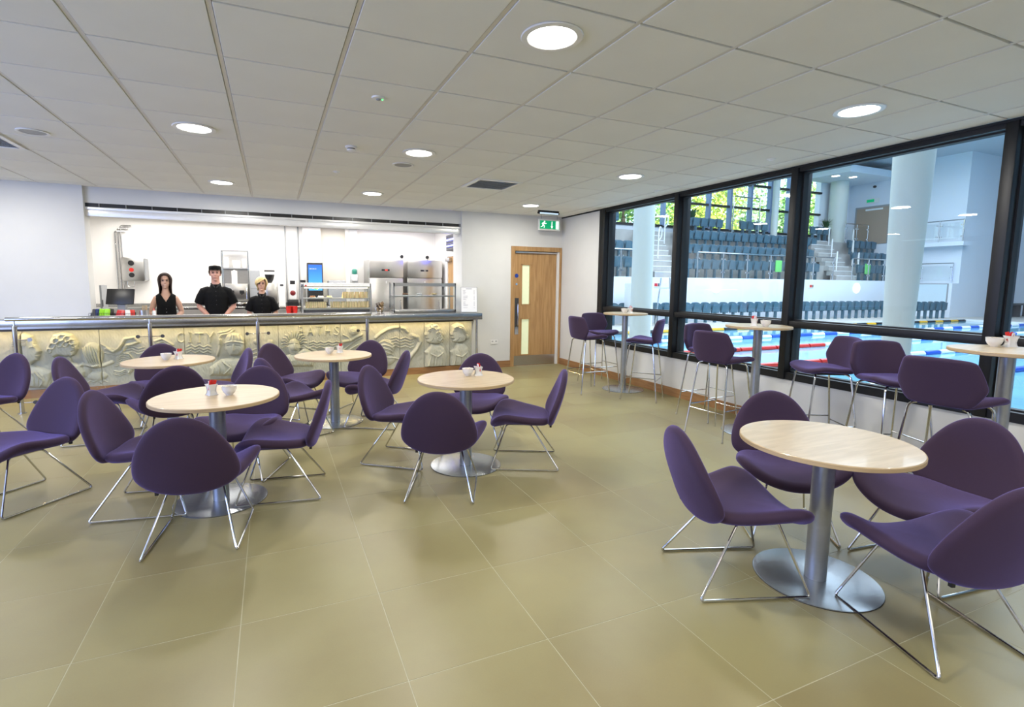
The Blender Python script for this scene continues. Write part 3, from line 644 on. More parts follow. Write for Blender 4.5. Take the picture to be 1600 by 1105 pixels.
# ================================================================== SERVERY COUNTER WITH CARVED FRIEZE
# carved relief as heights over (x, z) in metres: D = dome, S = ridge or groove along a line, P = raised outline
FRZ=[('P',[(-2.955,.815),(-2.853,.838),(-2.777,.795),(-2.75,.692),(-2.725,.647),(-2.7,.595),(-2.719,.566),(-2.717,.537),(-2.734,.515),(-2.732,.486),(-2.765,.473),(-2.802,.445),(-2.822,.403),(-2.882,.435),(-2.94,.555),(-2.984,.644),(-2.983,.73)],.045,.02),('S',[(-2.792,.657),(-2.769,.664),(-2.753,.656)],.01,.012),('S',[(-2.748,.56),(-2.713,.562)],.008,-.012),('S',[(-2.762,.678),(-2.74,.67)],.008,.015),('P',[(-2.983,.73),(-2.955,.815),(-2.853,.838),(-2.776,.802),(-2.771,.722),(-2.863,.696),(-2.925,.612),(-2.986,.622)],.02,.02),('S',[(-2.978,.73),(-2.915,.749),(-2.825,.753)],.009,.012),('S',[(-2.971,.704),(-2.917,.727),(-2.826,.739)],.009,.012),('S',[(-2.964,.677),(-2.918,.706),(-2.827,.724)],.009,.012),('S',[(-2.957,.651),(-2.92,.684),(-2.828,.71)],.009,.012),('S',[(-2.95,.625),(-2.921,.663),(-2.829,.695)],.009,.012),('P',[(-2.94,.409),(-2.814,.431),(-2.736,.398),(-2.614,.331),(-2.651,.124),(-2.925,.144)],.03,.03),('S',[(-2.775,.341),(-2.691,.217),(-2.755,.132)],.01,.012),('S',[(-2.673,.141),(-2.602,.33)],.008,-.01),('P',[(-2.636,.673),(-2.569,.803),(-2.462,.837),(-2.37,.797),(-2.317,.69),(-2.333,.631),(-2.348,.586),(-2.376,.528),(-2.46,.517),(-2.529,.535),(-2.59,.508),(-2.666,.586)],.05,.02),('S',[(-2.497,.727),(-2.511,.697),(-2.537,.691),(-2.556,.712),(-2.554,.746),(-2.532,.766),(-2.507,.757)],.01,.016),('S',[(-2.439,.766),(-2.454,.734),(-2.483,.727),(-2.503,.751),(-2.501,.787),(-2.477,.808),(-2.449,.799)],.01,.016),('S',[(-2.384,.749),(-2.397,.72),(-2.424,.713),(-2.443,.735),(-2.441,.769),(-2.418,.788),(-2.393,.78)],.01,.016),('S',[(-2.341,.706),(-2.354,.678),(-2.378,.673),(-2.396,.693),(-2.394,.724),(-2.373,.742),(-2.35,.734)],.01,.016),('S',[(-2.543,.662),(-2.556,.632),(-2.583,.626),(-2.602,.648),(-2.599,.681),(-2.577,.701),(-2.552,.692)],.01,.016),('S',[(-2.468,.681),(-2.48,.654),(-2.505,.648),(-2.522,.668),(-2.52,.699),(-2.499,.717),(-2.476,.709)],.01,.016),('S',[(-2.411,.679),(-2.422,.654),(-2.445,.648),(-2.461,.667),(-2.459,.695),(-2.44,.712),(-2.419,.705)],.01,.016),('S',[(-2.583,.604),(-2.593,.582),(-2.614,.577),(-2.628,.594),(-2.626,.619),(-2.609,.634),(-2.59,.627)],.01,.016),('S',[(-2.334,.653),(-2.343,.633),(-2.362,.628),(-2.375,.644),(-2.374,.667),(-2.358,.681),(-2.34,.675)],.01,.016),('P',[(-2.565,.522),(-2.413,.499),(-2.393,.438),(-2.299,.403),(-2.257,.309),(-2.313,.191),(-2.571,.269),(-2.596,.419)],.03,.03),('S',[(-2.462,.487),(-2.362,.557),(-2.334,.616)],.012,.015),('S',[(-2.666,.578),(-2.6,.524),(-2.569,.463)],.012,-.02),('D',(-2.182,.518),.117,.167,.04),('S',[(-2.286,.614),(-2.271,.553),(-2.225,.429),(-2.18,.366)],.01,.014),('S',[(-2.258,.628),(-2.242,.552),(-2.203,.428),(-2.163,.365)],.01,.014),('S',[(-2.231,.642),(-2.213,.55),(-2.181,.427),(-2.145,.364)],.01,.014),('S',[(-2.203,.656),(-2.184,.549),(-2.159,.426),(-2.128,.363)],.01,.014),('S',[(-2.177,.64),(-2.155,.547),(-2.137,.425),(-2.111,.362)],.01,.014),('S',[(-2.151,.623),(-2.125,.546),(-2.114,.423),(-2.093,.361)],.01,.014),('S',[(-2.125,.607),(-2.096,.545),(-2.092,.422),(-2.076,.36)],.01,.014),('S',[(-2.299,.403),(-2.18,.366),(-2.08,.375),(-1.978,.416)],.03,.02),('S',[(-2.087,.666),(-2.004,.602),(-1.917,.583),(-1.849,.657)],.012,.018),('S',[(-2.045,.542),(-1.922,.506),(-1.842,.564)],.012,.018),('D',(-2.281,.311),.073,.076,.02),('D',(-2.151,.241),.112,.061,.02),('S',[(-2.029,.596),(-1.96,.557),(-1.893,.59),(-1.848,.677),(-1.819,.723),(-1.712,.736),(-1.669,.678),(-1.744,.648),(-1.811,.635),(-1.841,.58)],.025,.03),('S',[(-1.926,.472),(-1.87,.53),(-1.791,.522),(-1.742,.447),(-1.709,.331)],.012,.018),('S',[(-1.93,.45),(-1.866,.504),(-1.793,.486),(-1.752,.415),(-1.728,.316)],.012,.018),('S',[(-1.934,.428),(-1.863,.479),(-1.795,.451),(-1.762,.383),(-1.748,.301)],.012,.018),('S',[(-1.938,.405),(-1.859,.453),(-1.798,.416),(-1.772,.351),(-1.768,.286)],.012,.018),('S',[(-1.942,.383),(-1.855,.427),(-1.8,.38),(-1.782,.319),(-1.787,.271)],.012,.018),('S',[(-1.946,.361),(-1.852,.401),(-1.802,.345),(-1.792,.287),(-1.807,.256)],.012,.018),('S',[(-1.963,.298),(-1.898,.278),(-1.844,.307),(-1.793,.271)],.01,.014),('S',[(-1.964,.275),(-1.9,.255),(-1.845,.284),(-1.794,.252)],.01,.014),('S',[(-1.966,.253),(-1.901,.233),(-1.846,.261),(-1.795,.232)],.01,.014),('S',[(-1.813,.603),(-1.746,.616),(-1.681,.581),(-1.612,.6)],.009,.012),('S',[(-1.815,.568),(-1.748,.581),(-1.683,.546),(-1.614,.564)],.009,.012),('S',[(-1.817,.533),(-1.75,.546),(-1.685,.51),(-1.616,.528)],.009,.012),('S',[(-1.485,.679),(-1.401,.709),(-1.334,.665),(-1.28,.622)],.02,.02),('S',[(-1.473,.646),(-1.389,.667),(-1.308,.615)],.012,.015),('S',[(-1.137,.759),(-1.17,.784),(-1.205,.761),(-1.219,.716),(-1.207,.669),(-1.174,.651),(-1.139,.67)],.013,.022),('S',[(-1.066,.78),(-1.072,.651)],.015,.022),('S',[(-1.079,.781),(-1.053,.78)],.007,.016),('S',[(-1.085,.651),(-1.059,.65)],.007,.016),('S',[(-.955,.767),(-.961,.646)],.015,.022),('S',[(-1.004,.772),(-.905,.769)],.011,.022),('S',[(-.975,.645),(-.946,.644)],.007,.016),('S',[(-.858,.777),(-.821,.712),(-.778,.775)],.013,.022),('S',[(-.821,.712),(-.825,.641)],.015,.022),('S',[(-1.111,.585),(-1.06,.61),(-1.011,.574),(-.959,.603),(-.909,.57),(-.856,.595),(-.82,.57)],.012,.016),('S',[(-1.113,.545),(-1.062,.57),(-1.013,.534),(-.961,.562),(-.911,.53),(-.858,.555),(-.822,.529)],.012,.016),('S',[(-1.115,.505),(-1.064,.53),(-1.015,.494),(-.962,.522),(-.913,.489),(-.86,.514),(-.824,.488)],.012,.016),('P',[(-.645,.648),(-.611,.732),(-.541,.768),(-.45,.748),(-.384,.673),(-.38,.569),(-.415,.484),(-.479,.434),(-.586,.44),(-.643,.528)],.05,.025),('S',[(-.646,.623),(-.562,.649),(-.47,.642),(-.386,.613)],.014,.014),('S',[(-.621,.673),(-.597,.715),(-.565,.752)],.008,.01),('S',[(-.582,.665),(-.565,.714),(-.542,.751)],.008,.01),('S',[(-.543,.656),(-.533,.713),(-.519,.75)],.008,.01),('S',[(-.503,.655),(-.501,.712),(-.496,.749)],.008,.01),('S',[(-.463,.66),(-.469,.711),(-.473,.749)],.008,.01),('S',[(-.423,.666),(-.437,.71),(-.45,.748)],.008,.01),('S',[(-.61,.582),(-.557,.59)],.012,-.012),('S',[(-.503,.588),(-.45,.575)],.012,-.012),('S',[(-.531,.592),(-.533,.523)],.014,.018),('D',(-.531,.48),.062,.031,.02),('S',[(-.714,.617),(-.71,.702),(-.678,.743),(-.588,.752),(-.524,.807)],.022,.022),('S',[(-.707,.77),(-.616,.784),(-.554,.816)],.014,.02),('S',[(-.744,.447),(-.709,.565),(-.697,.667)],.022,.02),('P',[(-.849,.282),(-.694,.393),(-.542,.403),(-.419,.379),(-.414,.134),(-.854,.162)],.03,.03),('S',[(-.68,.358),(-.578,.266),(-.658,.184)],.012,.015),('D',(-.23,.624),.045,.042,.03),('D',(-.047,.608),.045,.042,.03),('S',[(-.305,.496),(-.241,.52),(-.179,.487)],.012,.012),('S',[(-.308,.437),(-.244,.46),(-.182,.427)],.012,.012),('S',[(-.31,.377),(-.246,.4),(-.184,.367)],.012,.012),('S',[(-.312,.318),(-.248,.341),(-.186,.307)],.012,.012),('D',(.274,.527),.085,.13,.05),('S',[(.189,.54),(.152,.548),(.11,.521)],.011,.022),('S',[(.184,.568),(.146,.588),(.102,.572)],.011,.022),('S',[(.187,.595),(.15,.628),(.108,.623)],.011,.022),('S',[(.198,.621),(.165,.665),(.127,.671)],.011,.022),('S',[(.215,.642),(.189,.697),(.159,.71)],.011,.022),('S',[(.236,.657),(.22,.719),(.201,.739)],.011,.022),('S',[(.261,.666),(.256,.732),(.248,.755)],.011,.022),('S',[(.288,.666),(.294,.732),(.299,.756)],.011,.022),('S',[(.313,.659),(.33,.722),(.347,.742)],.011,.022),('S',[(.335,.644),(.362,.7),(.39,.714)],.011,.022),('S',[(.353,.623),(.387,.669),(.424,.675)],.011,.022),('S',[(.364,.597),(.404,.632),(.446,.628)],.011,.022),('S',[(.368,.57),(.409,.591),(.453,.576)],.011,.022),('S',[(.364,.542),(.404,.551),(.446,.524)],.011,.022),('S',[(.353,.517),(.388,.513),(.425,.476)],.011,.022),('S',[(.21,.572),(.258,.577)],.01,-.014),('S',[(.298,.576),(.342,.567)],.01,-.014),('S',[(.276,.57),(.274,.505)],.012,.02),('S',[(.239,.47),(.307,.467)],.009,-.014),('P',[(.121,.394),(.271,.43),(.425,.51),(.505,.463),(.585,.371),(.539,.219),(.037,.247),(.041,.355)],.03,.03),('S',[(.405,.521),(.486,.496),(.587,.448)],.02,.02),('S',[(.354,.832),(.35,.703)],.011,.02),('S',[(.354,.832),(.407,.818),(.406,.779),(.352,.768),(.414,.753),(.413,.714),(.35,.703)],.011,.02),('S',[(.475,.699),(.515,.828),(.547,.697)],.011,.02),('S',[(.49,.744),(.535,.743)],.011,.02),('S',[(.606,.826),(.679,.824)],.011,.02),('S',[(.642,.825),(.639,.694)],.011,.02),('S',[(.73,.823),(.727,.691)],.011,.02),('S',[(.799,.821),(.796,.689)],.011,.02),('S',[(.728,.757),(.798,.755)],.011,.02),('S',[(.928,.805),(.891,.819),(.862,.793),(.889,.755),(.921,.725),(.902,.686),(.86,.7)],.011,.02),('S',[(.449,.648),(.928,.645)],.014,-.016),('S',[(.499,.583),(.55,.601),(.601,.573),(.653,.595),(.711,.568),(.768,.593),(.824,.566),(.884,.588),(.937,.569)],.011,.014),('S',[(.497,.544),(.549,.561),(.6,.533),(.652,.555),(.71,.529),(.767,.553),(.823,.526),(.883,.548),(.936,.528)],.011,.014),('S',[(.496,.504),(.548,.522),(.599,.494),(.651,.516),(.709,.489),(.766,.513),(.822,.486),(.882,.508),(.935,.488)],.011,.014),('D',(1.146,.738),.074,.067,.045),('S',[(1.082,.785),(1.147,.806),(1.217,.793)],.008,.012),('S',[(1.09,.767),(1.147,.785),(1.216,.775)],.008,.012),('S',[(1.098,.749),(1.146,.765),(1.216,.757)],.008,.012),('S',[(1.107,.731),(1.146,.745),(1.216,.739)],.008,.012),('S',[(.991,.576),(1.099,.594),(1.188,.647),(1.265,.678)],.03,.03),('S',[(.993,.687),(1.057,.651),(1.099,.594)],.016,.02),('S',[(.977,.442),(1.076,.516),(1.186,.591),(1.275,.633)],.014,.016),('S',[(.986,.374),(1.096,.459),(1.229,.533)],.014,.016),('S',[(1.487,.626),(1.567,.692),(1.682,.757),(1.775,.783),(1.868,.785),(1.961,.754),(2.003,.706)],.034,.035),('S',[(1.867,.748),(1.914,.693)],.014,.015),('D',(1.644,.459),.138,.135,.04),('S',[(1.542,.543),(1.611,.571),(1.702,.537),(1.759,.489)],.01,.012),('S',[(1.541,.488),(1.61,.515),(1.702,.482),(1.759,.437)],.01,.012),('S',[(1.541,.433),(1.609,.46),(1.701,.426),(1.758,.386)],.01,.012),('S',[(1.54,.378),(1.609,.404),(1.7,.37),(1.757,.335)],.01,.012),('S',[(1.738,.606),(1.808,.626),(1.877,.589),(1.96,.614),(2.042,.578),(2.102,.6)],.011,.015),('S',[(1.737,.559),(1.807,.58),(1.877,.542),(1.959,.567),(2.042,.531),(2.102,.553)],.011,.015),('S',[(1.737,.513),(1.807,.533),(1.876,.496),(1.959,.52),(2.042,.484),(2.101,.506)],.011,.015),('S',[(1.736,.466),(1.806,.487),(1.876,.449),(1.958,.474),(2.041,.437),(2.101,.458)],.011,.015),('S',[(2.079,.641),(2.174,.602),(2.21,.53),(2.149,.414),(2.052,.299),(1.979,.185)],.04,.035),('D',(1.583,.253),.208,.093,.03),('S',[(1.562,.323),(1.768,.29),(1.956,.233)],.016,.014),('P',[(2.297,.788),(2.395,.838),(2.505,.819),(2.567,.733),(2.592,.612),(2.567,.504),(2.467,.484),(2.405,.499),(2.344,.513),(2.315,.538),(2.32,.573),(2.295,.593),(2.305,.622),(2.276,.646),(2.301,.705)],.05,.018),('S',[(2.508,.771),(2.493,.741),(2.459,.735),(2.432,.756),(2.433,.789),(2.46,.809),(2.493,.801)],.009,.015),('S',[(2.582,.721),(2.567,.691),(2.533,.685),(2.506,.706),(2.507,.74),(2.534,.76),(2.568,.751)],.009,.015),('S',[(2.535,.662),(2.52,.634),(2.489,.628),(2.464,.649),(2.464,.68),(2.49,.699),(2.521,.69)],.009,.015),('S',[(2.61,.636),(2.595,.608),(2.563,.602),(2.538,.623),(2.538,.654),(2.564,.672),(2.596,.664)],.009,.015),('S',[(2.552,.577),(2.539,.551),(2.509,.546),(2.485,.565),(2.486,.594),(2.51,.612),(2.539,.604)],.009,.015),('S',[(2.622,.551),(2.609,.525),(2.579,.519),(2.555,.539),(2.555,.568),(2.579,.585),(2.609,.577)],.009,.015),('S',[(2.424,.797),(2.413,.775),(2.388,.77),(2.368,.786),(2.368,.811),(2.388,.825),(2.413,.819)],.009,.015),('S',[(2.32,.692),(2.359,.696)],.009,-.014),('S',[(2.31,.581),(2.339,.58)],.007,-.012),('P',[(2.393,.499),(2.517,.482),(2.617,.418),(2.667,.294),(2.654,.074),(2.292,.095),(2.306,.311),(2.27,.361),(2.343,.417)],.04,.025),('S',[(2.367,.332),(2.491,.278),(2.591,.346)],.012,.014),('S',[(2.441,.256),(2.428,.112)],.01,-.012),('P',[(2.748,.789),(2.845,.842),(2.948,.808),(3.005,.709),(3.013,.598),(2.974,.514),(2.871,.493),(2.807,.507),(2.764,.521),(2.769,.558),(2.738,.578),(2.753,.612),(2.718,.637),(2.748,.692)],.05,.018),('D',(3.021,.586),.047,.045,.045),('S',[(2.774,.752),(2.845,.794),(2.948,.759),(2.995,.672)],.008,.012),('S',[(2.784,.766),(2.855,.779),(2.948,.725),(2.995,.648)],.008,.012),('S',[(2.794,.78),(2.866,.764),(2.948,.691),(2.995,.623)],.008,.012),('S',[(2.804,.795),(2.876,.749),(2.948,.657),(2.995,.599)],.008,.012),('S',[(2.769,.684),(2.809,.688)],.009,-.014),('S',[(2.758,.565),(2.789,.564)],.007,-.012),('P',[(2.845,.494),(2.949,.49),(3.04,.4),(3.08,.274),(3.067,.063),(2.723,.083),(2.743,.29),(2.718,.352),(2.807,.41)],.04,.025),('S',[(2.82,.286),(2.923,.257),(3.014,.327)],.012,.014),('S',[(-2.931,.38),(-2.915,.291),(-2.935,.175)],.007,.01),('S',[(-2.893,.371),(-2.872,.288),(-2.89,.171)],.007,.01),('S',[(-2.855,.363),(-2.829,.285),(-2.844,.168)],.007,.01),('S',[(-2.817,.355),(-2.786,.282),(-2.799,.165)],.007,.01),('S',[(-2.779,.347),(-2.742,.28),(-2.753,.162)],.007,.01),('S',[(-2.741,.339),(-2.699,.277),(-2.707,.158)],.007,.01),('S',[(-2.558,.462),(-2.541,.357),(-2.571,.269)],.007,.01),('S',[(-2.506,.444),(-2.494,.354),(-2.519,.265)],.007,.01),('S',[(-2.454,.427),(-2.447,.351),(-2.467,.262)],.007,.01),('S',[(-2.401,.409),(-2.399,.348),(-2.415,.258)],.007,.01),('S',[(-2.349,.391),(-2.351,.345),(-2.362,.255)],.007,.01),('S',[(-2.411,.709),(-2.386,.702)],.008,-.012),('S',[(-2.355,.662),(-2.338,.639),(-2.348,.614)],.01,.014),('S',[(-2.386,.581),(-2.36,.587)],.007,-.012),('S',[(-2.482,.187),(-2.445,.2),(-2.411,.175)],.01,.01),('S',[(-2.412,.161),(-2.373,.195),(-2.339,.17)],.01,.01),('S',[(-2.338,.177),(-2.301,.19),(-2.266,.165)],.01,.01),('S',[(-2.267,.151),(-2.228,.185),(-2.193,.16)],.01,.01),('S',[(-2.192,.167),(-2.154,.18),(-2.119,.155)],.01,.01),('S',[(-2.12,.141),(-2.08,.175),(-2.044,.149)],.01,.01),('S',[(-.815,.365),(-.789,.278),(-.808,.193)],.007,.01),('S',[(-.741,.351),(-.717,.274),(-.733,.189)],.007,.01),('S',[(-.666,.337),(-.645,.27),(-.658,.184)],.007,.01),('S',[(-.591,.322),(-.572,.266),(-.582,.179)],.007,.01),('S',[(-.515,.308),(-.498,.261),(-.505,.175)],.007,.01),('S',[(.101,.394),(.139,.328),(.117,.26)],.007,.01),('S',[(.196,.396),(.226,.323),(.208,.255)],.007,.01),('S',[(.292,.398),(.314,.319),(.3,.25)],.007,.01),('S',[(.389,.4),(.403,.314),(.393,.245)],.007,.01),('S',[(.487,.402),(.493,.31),(.486,.239)],.007,.01),('S',[(2.343,.429),(2.379,.283),(2.342,.129)],.008,.012),('S',[(2.442,.406),(2.474,.279),(2.446,.123)],.008,.012),('S',[(2.541,.382),(2.568,.274),(2.55,.117)],.008,.012),('S',[(2.774,.411),(2.81,.262),(2.781,.104)],.008,.012),('S',[(2.871,.387),(2.902,.258),(2.879,.098)],.008,.012),('S',[(2.97,.363),(2.996,.253),(2.978,.093)],.008,.012),('S',[(2.335,.735),(2.382,.762),(2.443,.756)],.008,.014),('S',[(2.789,.732),(2.84,.755),(2.909,.748)],.008,.014),('S',[(2.356,.512),(2.398,.547),(2.423,.594)],.008,-.012),('S',[(2.799,.508),(2.851,.54),(2.876,.588)],.008,-.012),('S',[(1.007,.35),(1.05,.308),(1.083,.347)],.009,.01),('S',[(1.08,.311),(1.123,.268),(1.156,.307)],.009,.01),('S',[(1.153,.27),(1.197,.227),(1.23,.266)],.009,.01),('S',[(1.23,.339),(1.273,.296),(1.307,.336)],.009,.01),('S',[(1.304,.299),(1.348,.256),(1.382,.295)],.009,.01),('S',[(1.38,.259),(1.424,.215),(1.458,.255)],.009,.01),('S',[(1.457,.328),(1.502,.285),(1.537,.324)],.009,.01)]
def relief(X, Z):
    H = np.zeros_like(X)
    def seg(ax, az, bx, bz):
        dx, dz = bx-ax, bz-az; L = dx*dx+dz*dz+1e-9
        t = np.clip(((X-ax)*dx+(Z-az)*dz)/L, 0, 1); return np.hypot(X-ax-t*dx, Z-az-t*dz)
    for s in FRZ:
        if s[0] == 'D':
            (cx, cz), rx, rz, h = s[1:]; d = ((X-cx)/rx)**2+((Z-cz)/rz)**2
            H = np.maximum(H, 1.35*h*np.sqrt(np.clip(1-d, 0, 1)))
        elif s[0] == 'P':
            pts, h, e = s[1:]; ins = np.zeros(X.shape, bool); D = np.full(X.shape, 9.)
            for (ax, az), (bx, bz) in zip(pts, pts[1:]+pts[:1]):
                c = ((az > Z) != (bz > Z)) & (X < (bx-ax)*(Z-az)/(bz-az+1e-12)+ax); ins ^= c; D = np.minimum(D, seg(ax, az, bx, bz))
            t = np.clip(D/(e*1.6), 0, 1); H = np.where(ins, np.maximum(H, 1.3*h*np.sqrt(t*(2-t))+.022*np.clip(D/.10, 0, 1)**.7), H)
        else:
            pts, w, h = s[1:]; D = np.full(X.shape, 9.)
            for a, b in zip(pts, pts[1:]): D = np.minimum(D, seg(*a, *b))
            w *= .92; H = H+h*1.2*np.clip(1-(D/w)**2, 0, 1)
        # chisel marks: fine parallel tooling and small hollows over the whole slab
    H += .0012*np.sin(X*210+3*np.sin(Z*23))*np.sin(Z*37+2*np.sin(X*9))+.0022*np.sin(X*23+4*np.sin(Z*11+X*3))*np.sin(Z*29+3*np.sin(X*13))
    H += .0006*(np.sin(X*61+Z*17)+np.sin(Z*83-X*29)+np.sin(X*143+Z*97))
    return H
co = thing('servery_counter', 'long steel topped servery counter with carved stone frieze front', 'counter')
g = G(); g.box(XL+.02, 3.24, 8.02, YB-.005, .915, 1.0, bv=.004); g.box(XL+.02, 3.24, 8.02, 8.035, .893, .918); g.box(-2.19, 2.98, YB-.012, 8.80, .915, 1.0, bv=.004)
g.obj('worktop', M['steel_flat'], co, True)
B('shadow_gap', M['black'], co, XL+.02, 3.14, 8.20, 8.24, .855, .915)
B('backing', M['dgrey'], co, -5.3, 3.12, 8.24, 8.33, .0, .90)
B('plinth', M['oakskirt'], co, XL+.02, 3.13, 8.185, 8.235, 0, .105)
B('light_strip', M['ledwarm'], co, -5.2, 3.1, 8.085, 8.10, .905, .9145)
G().tube([(3.18, 8.13, 0), (3.18, 8.13, .915)], .022, 16).obj('end_post', M['chrome'], co, True)
light('frieze_strip_light', 'AREA', (-.6, 8.09, .90), 27, (1, .74, .34), (R(-17), 0, 0), 7.4, .012)
edges = [-4.9, -3.9, -2.884, -2.098, -1.139, -.385, .065, .947, 1.873, 2.277, 2.72, 3.12]
for a, b in zip(edges, edges[1:]):
    st = .0055 if b > -3.5 else .03
    nx = max(4, int((b-a-.006)/st)); nz = int(.745/st); xs = np.linspace(a+.003, b-.003, nx); zs = np.linspace(.106, .852, nz)
    X, Z = np.meshgrid(xs, zs); H = np.clip(relief(X, Z), -.02, .13); ed = np.minimum(np.minimum(X-a, b-X), np.minimum(Z-.106, .852-Z)); H = H*np.clip(ed/.012, 0, 1)
    Yy = 8.205-H; n0 = nx*nz
    vs = np.stack([X.ravel(), Yy.ravel(), Z.ravel()], 1).tolist()
    ii = np.arange(n0).reshape(nz, nx)
    fs = np.stack([ii[:-1, :-1].ravel(), ii[:-1, 1:].ravel(), ii[1:, 1:].ravel(), ii[1:, :-1].ravel()], 1).tolist()
    k = len(vs); vs += [(xs[0], 8.238, .106), (xs[-1], 8.238, .106), (xs[-1], 8.238, .852), (xs[0], 8.238, .852)]
    fs += [[k+3, k+2, k+1, k], list(ii[0, ::-1])+[k, k+1], list(ii[-1, :])+[k+2, k+3], list(ii[:, 0])+[k+3, k], list(ii[::-1, -1])+[k+1, k+2]]
    mesh('stone_panel', vs, [[int(q) for q in f] for f in fs], M['stone'], co, True, angle=60)
# ---- handrail in front
hr = thing('handrail', 'steel queue handrail with glass clamps in front of the carved frieze', 'railing')
RY = 7.28; px_ = [-2.62, -1.36, -.185, 1.205]
G().tube([(-2.69, RY, 1.06), (1.26, RY, 1.06)], .024, 16).obj('top_rail', M['chrome'], hr, True)
for i, x in enumerate(px_):
    p = G().tube([(x, RY, .006), (x, RY, .985)], .0235, 18).obj('post', M['chrome'], hr, True)
    G().lathe([(.001, 0), (.042, 0), (.042, .008), (.026, .012), (.001, .012)], 24, mtx=Matrix.Translation((x, RY, 0))).obj('floor_flange', M['chrome'], p, True)
    G().tube([(x, RY, .98), (x, RY, 1.045)], .008, 10).obj('stem', M['chrome'], p, True)
    for z in (.83, .12):
        for s in (-1, 1):
            if (i == 0 and s < 0) or (i == 3 and s > 0): continue
            a = G().tube([(x+s*.02, RY, z), (x+s*.115, RY, z)], .005, 8).obj('clamp_arm', M['chrome'], p, True)
            G().cyl((0, 0), .021, -.008, .008, 20, mtx=Matrix.Translation((x+s*.125, RY, z)) @ Matrix.Rotation(R(90), 4, 'X')).obj('clamp_disc', M['dgrey' if (i or z < .5) else 'silver'], a)
for a, b in zip(px_, px_[1:]):
    m_ = (a+b)/2
    for q in ((a+.09, m_-.004), (m_+.004, b-.09)): B('glass_panel', M['glass2'], hr, q[0], q[1], RY-.005, RY+.005, .09, .93)

# ================================================================== PEOPLE
skin_w = mat('skin_fair', (.60, .36, .26), .5, var=.05, scale=12); skin_m = mat('skin_pink', (.62, .33, .25), .5, var=.05, scale=12); skin_b = mat('skin_tan', (.60, .35, .24), .5, var=.05, scale=12)
shirt = mat('black_cloth', (.004, .004, .0045), .8, var=.25, scale=30, bump=.5, bscale=60, spec=.2)
trouser = mat('black_trousers', (.02, .02, .022), .8, var=.1)
hair_brown = mat('hair_dark_brown', (.022, .009, .006), .65, var=.35, scale=25, stretch=(6, 6, 1), spec=.25); hair_blond = mat('hair_blonde', (.66, .48, .20), .4, var=.3, scale=25, stretch=(6, 6, 1))
eye_w = mat('eye_dark', (.03, .02, .018), .2, var=.05); lip = mat('lips', (.42, .12, .11), .4, var=.05); brow_d = mat('brow', (.06, .03, .02), .7, var=.05); tooth = mat('teeth', (.8, .78, .74), .3, var=.02)
def ball(gg, c, r, n=16, mtx=None):
    prof = [(max(1e-3, math.sin(PI*i/n)), -math.cos(PI*i/n)) for i in range(n+1)]
    m = Matrix.Translation(c) @ Matrix.Diagonal((*r, 1)); gg.lathe(prof, 20, mtx=(mtx @ m if mtx is not None else m))
def loft(gg, rings, n=28, e=2.4, cap=True):
    vs = []; fs = []
    for (cx, cy, z, rx, ry) in rings:
        for i in range(n):
            a = 2*PI*i/n; c, s = math.cos(a), math.sin(a)
            vs.append((cx+rx*math.copysign(abs(c)**(2/e), c), cy+ry*math.copysign(abs(s)**(2/e), s), z))
    for k in range(len(rings)-1): fs += [(k*n+i, k*n+(i+1) % n, (k+1)*n+(i+1) % n, (k+1)*n+i) for i in range(n)]
    if cap: fs += [list(range(n))[::-1], list(range((len(rings)-1)*n, len(rings)*n))]
    gg.add(vs, fs)
def remesh(o, vox, smooth=2):
    md = o.modifiers.new('r', 'REMESH'); md.mode = 'VOXEL'; md.voxel_size = vox; md.use_smooth_shade = True
    ms = o.modifiers.new('s', 'SMOOTH'); ms.iterations = smooth; ms.factor = .5
    dg = bpy.context.evaluated_depsgraph_get(); me = bpy.data.meshes.new_from_object(o.evaluated_get(dg)); o.modifiers.clear()
    old = o.data; o.data = me; me.name = old.name
    me.polygons.foreach_set('use_smooth', [True]*len(me.polygons)); me.update()
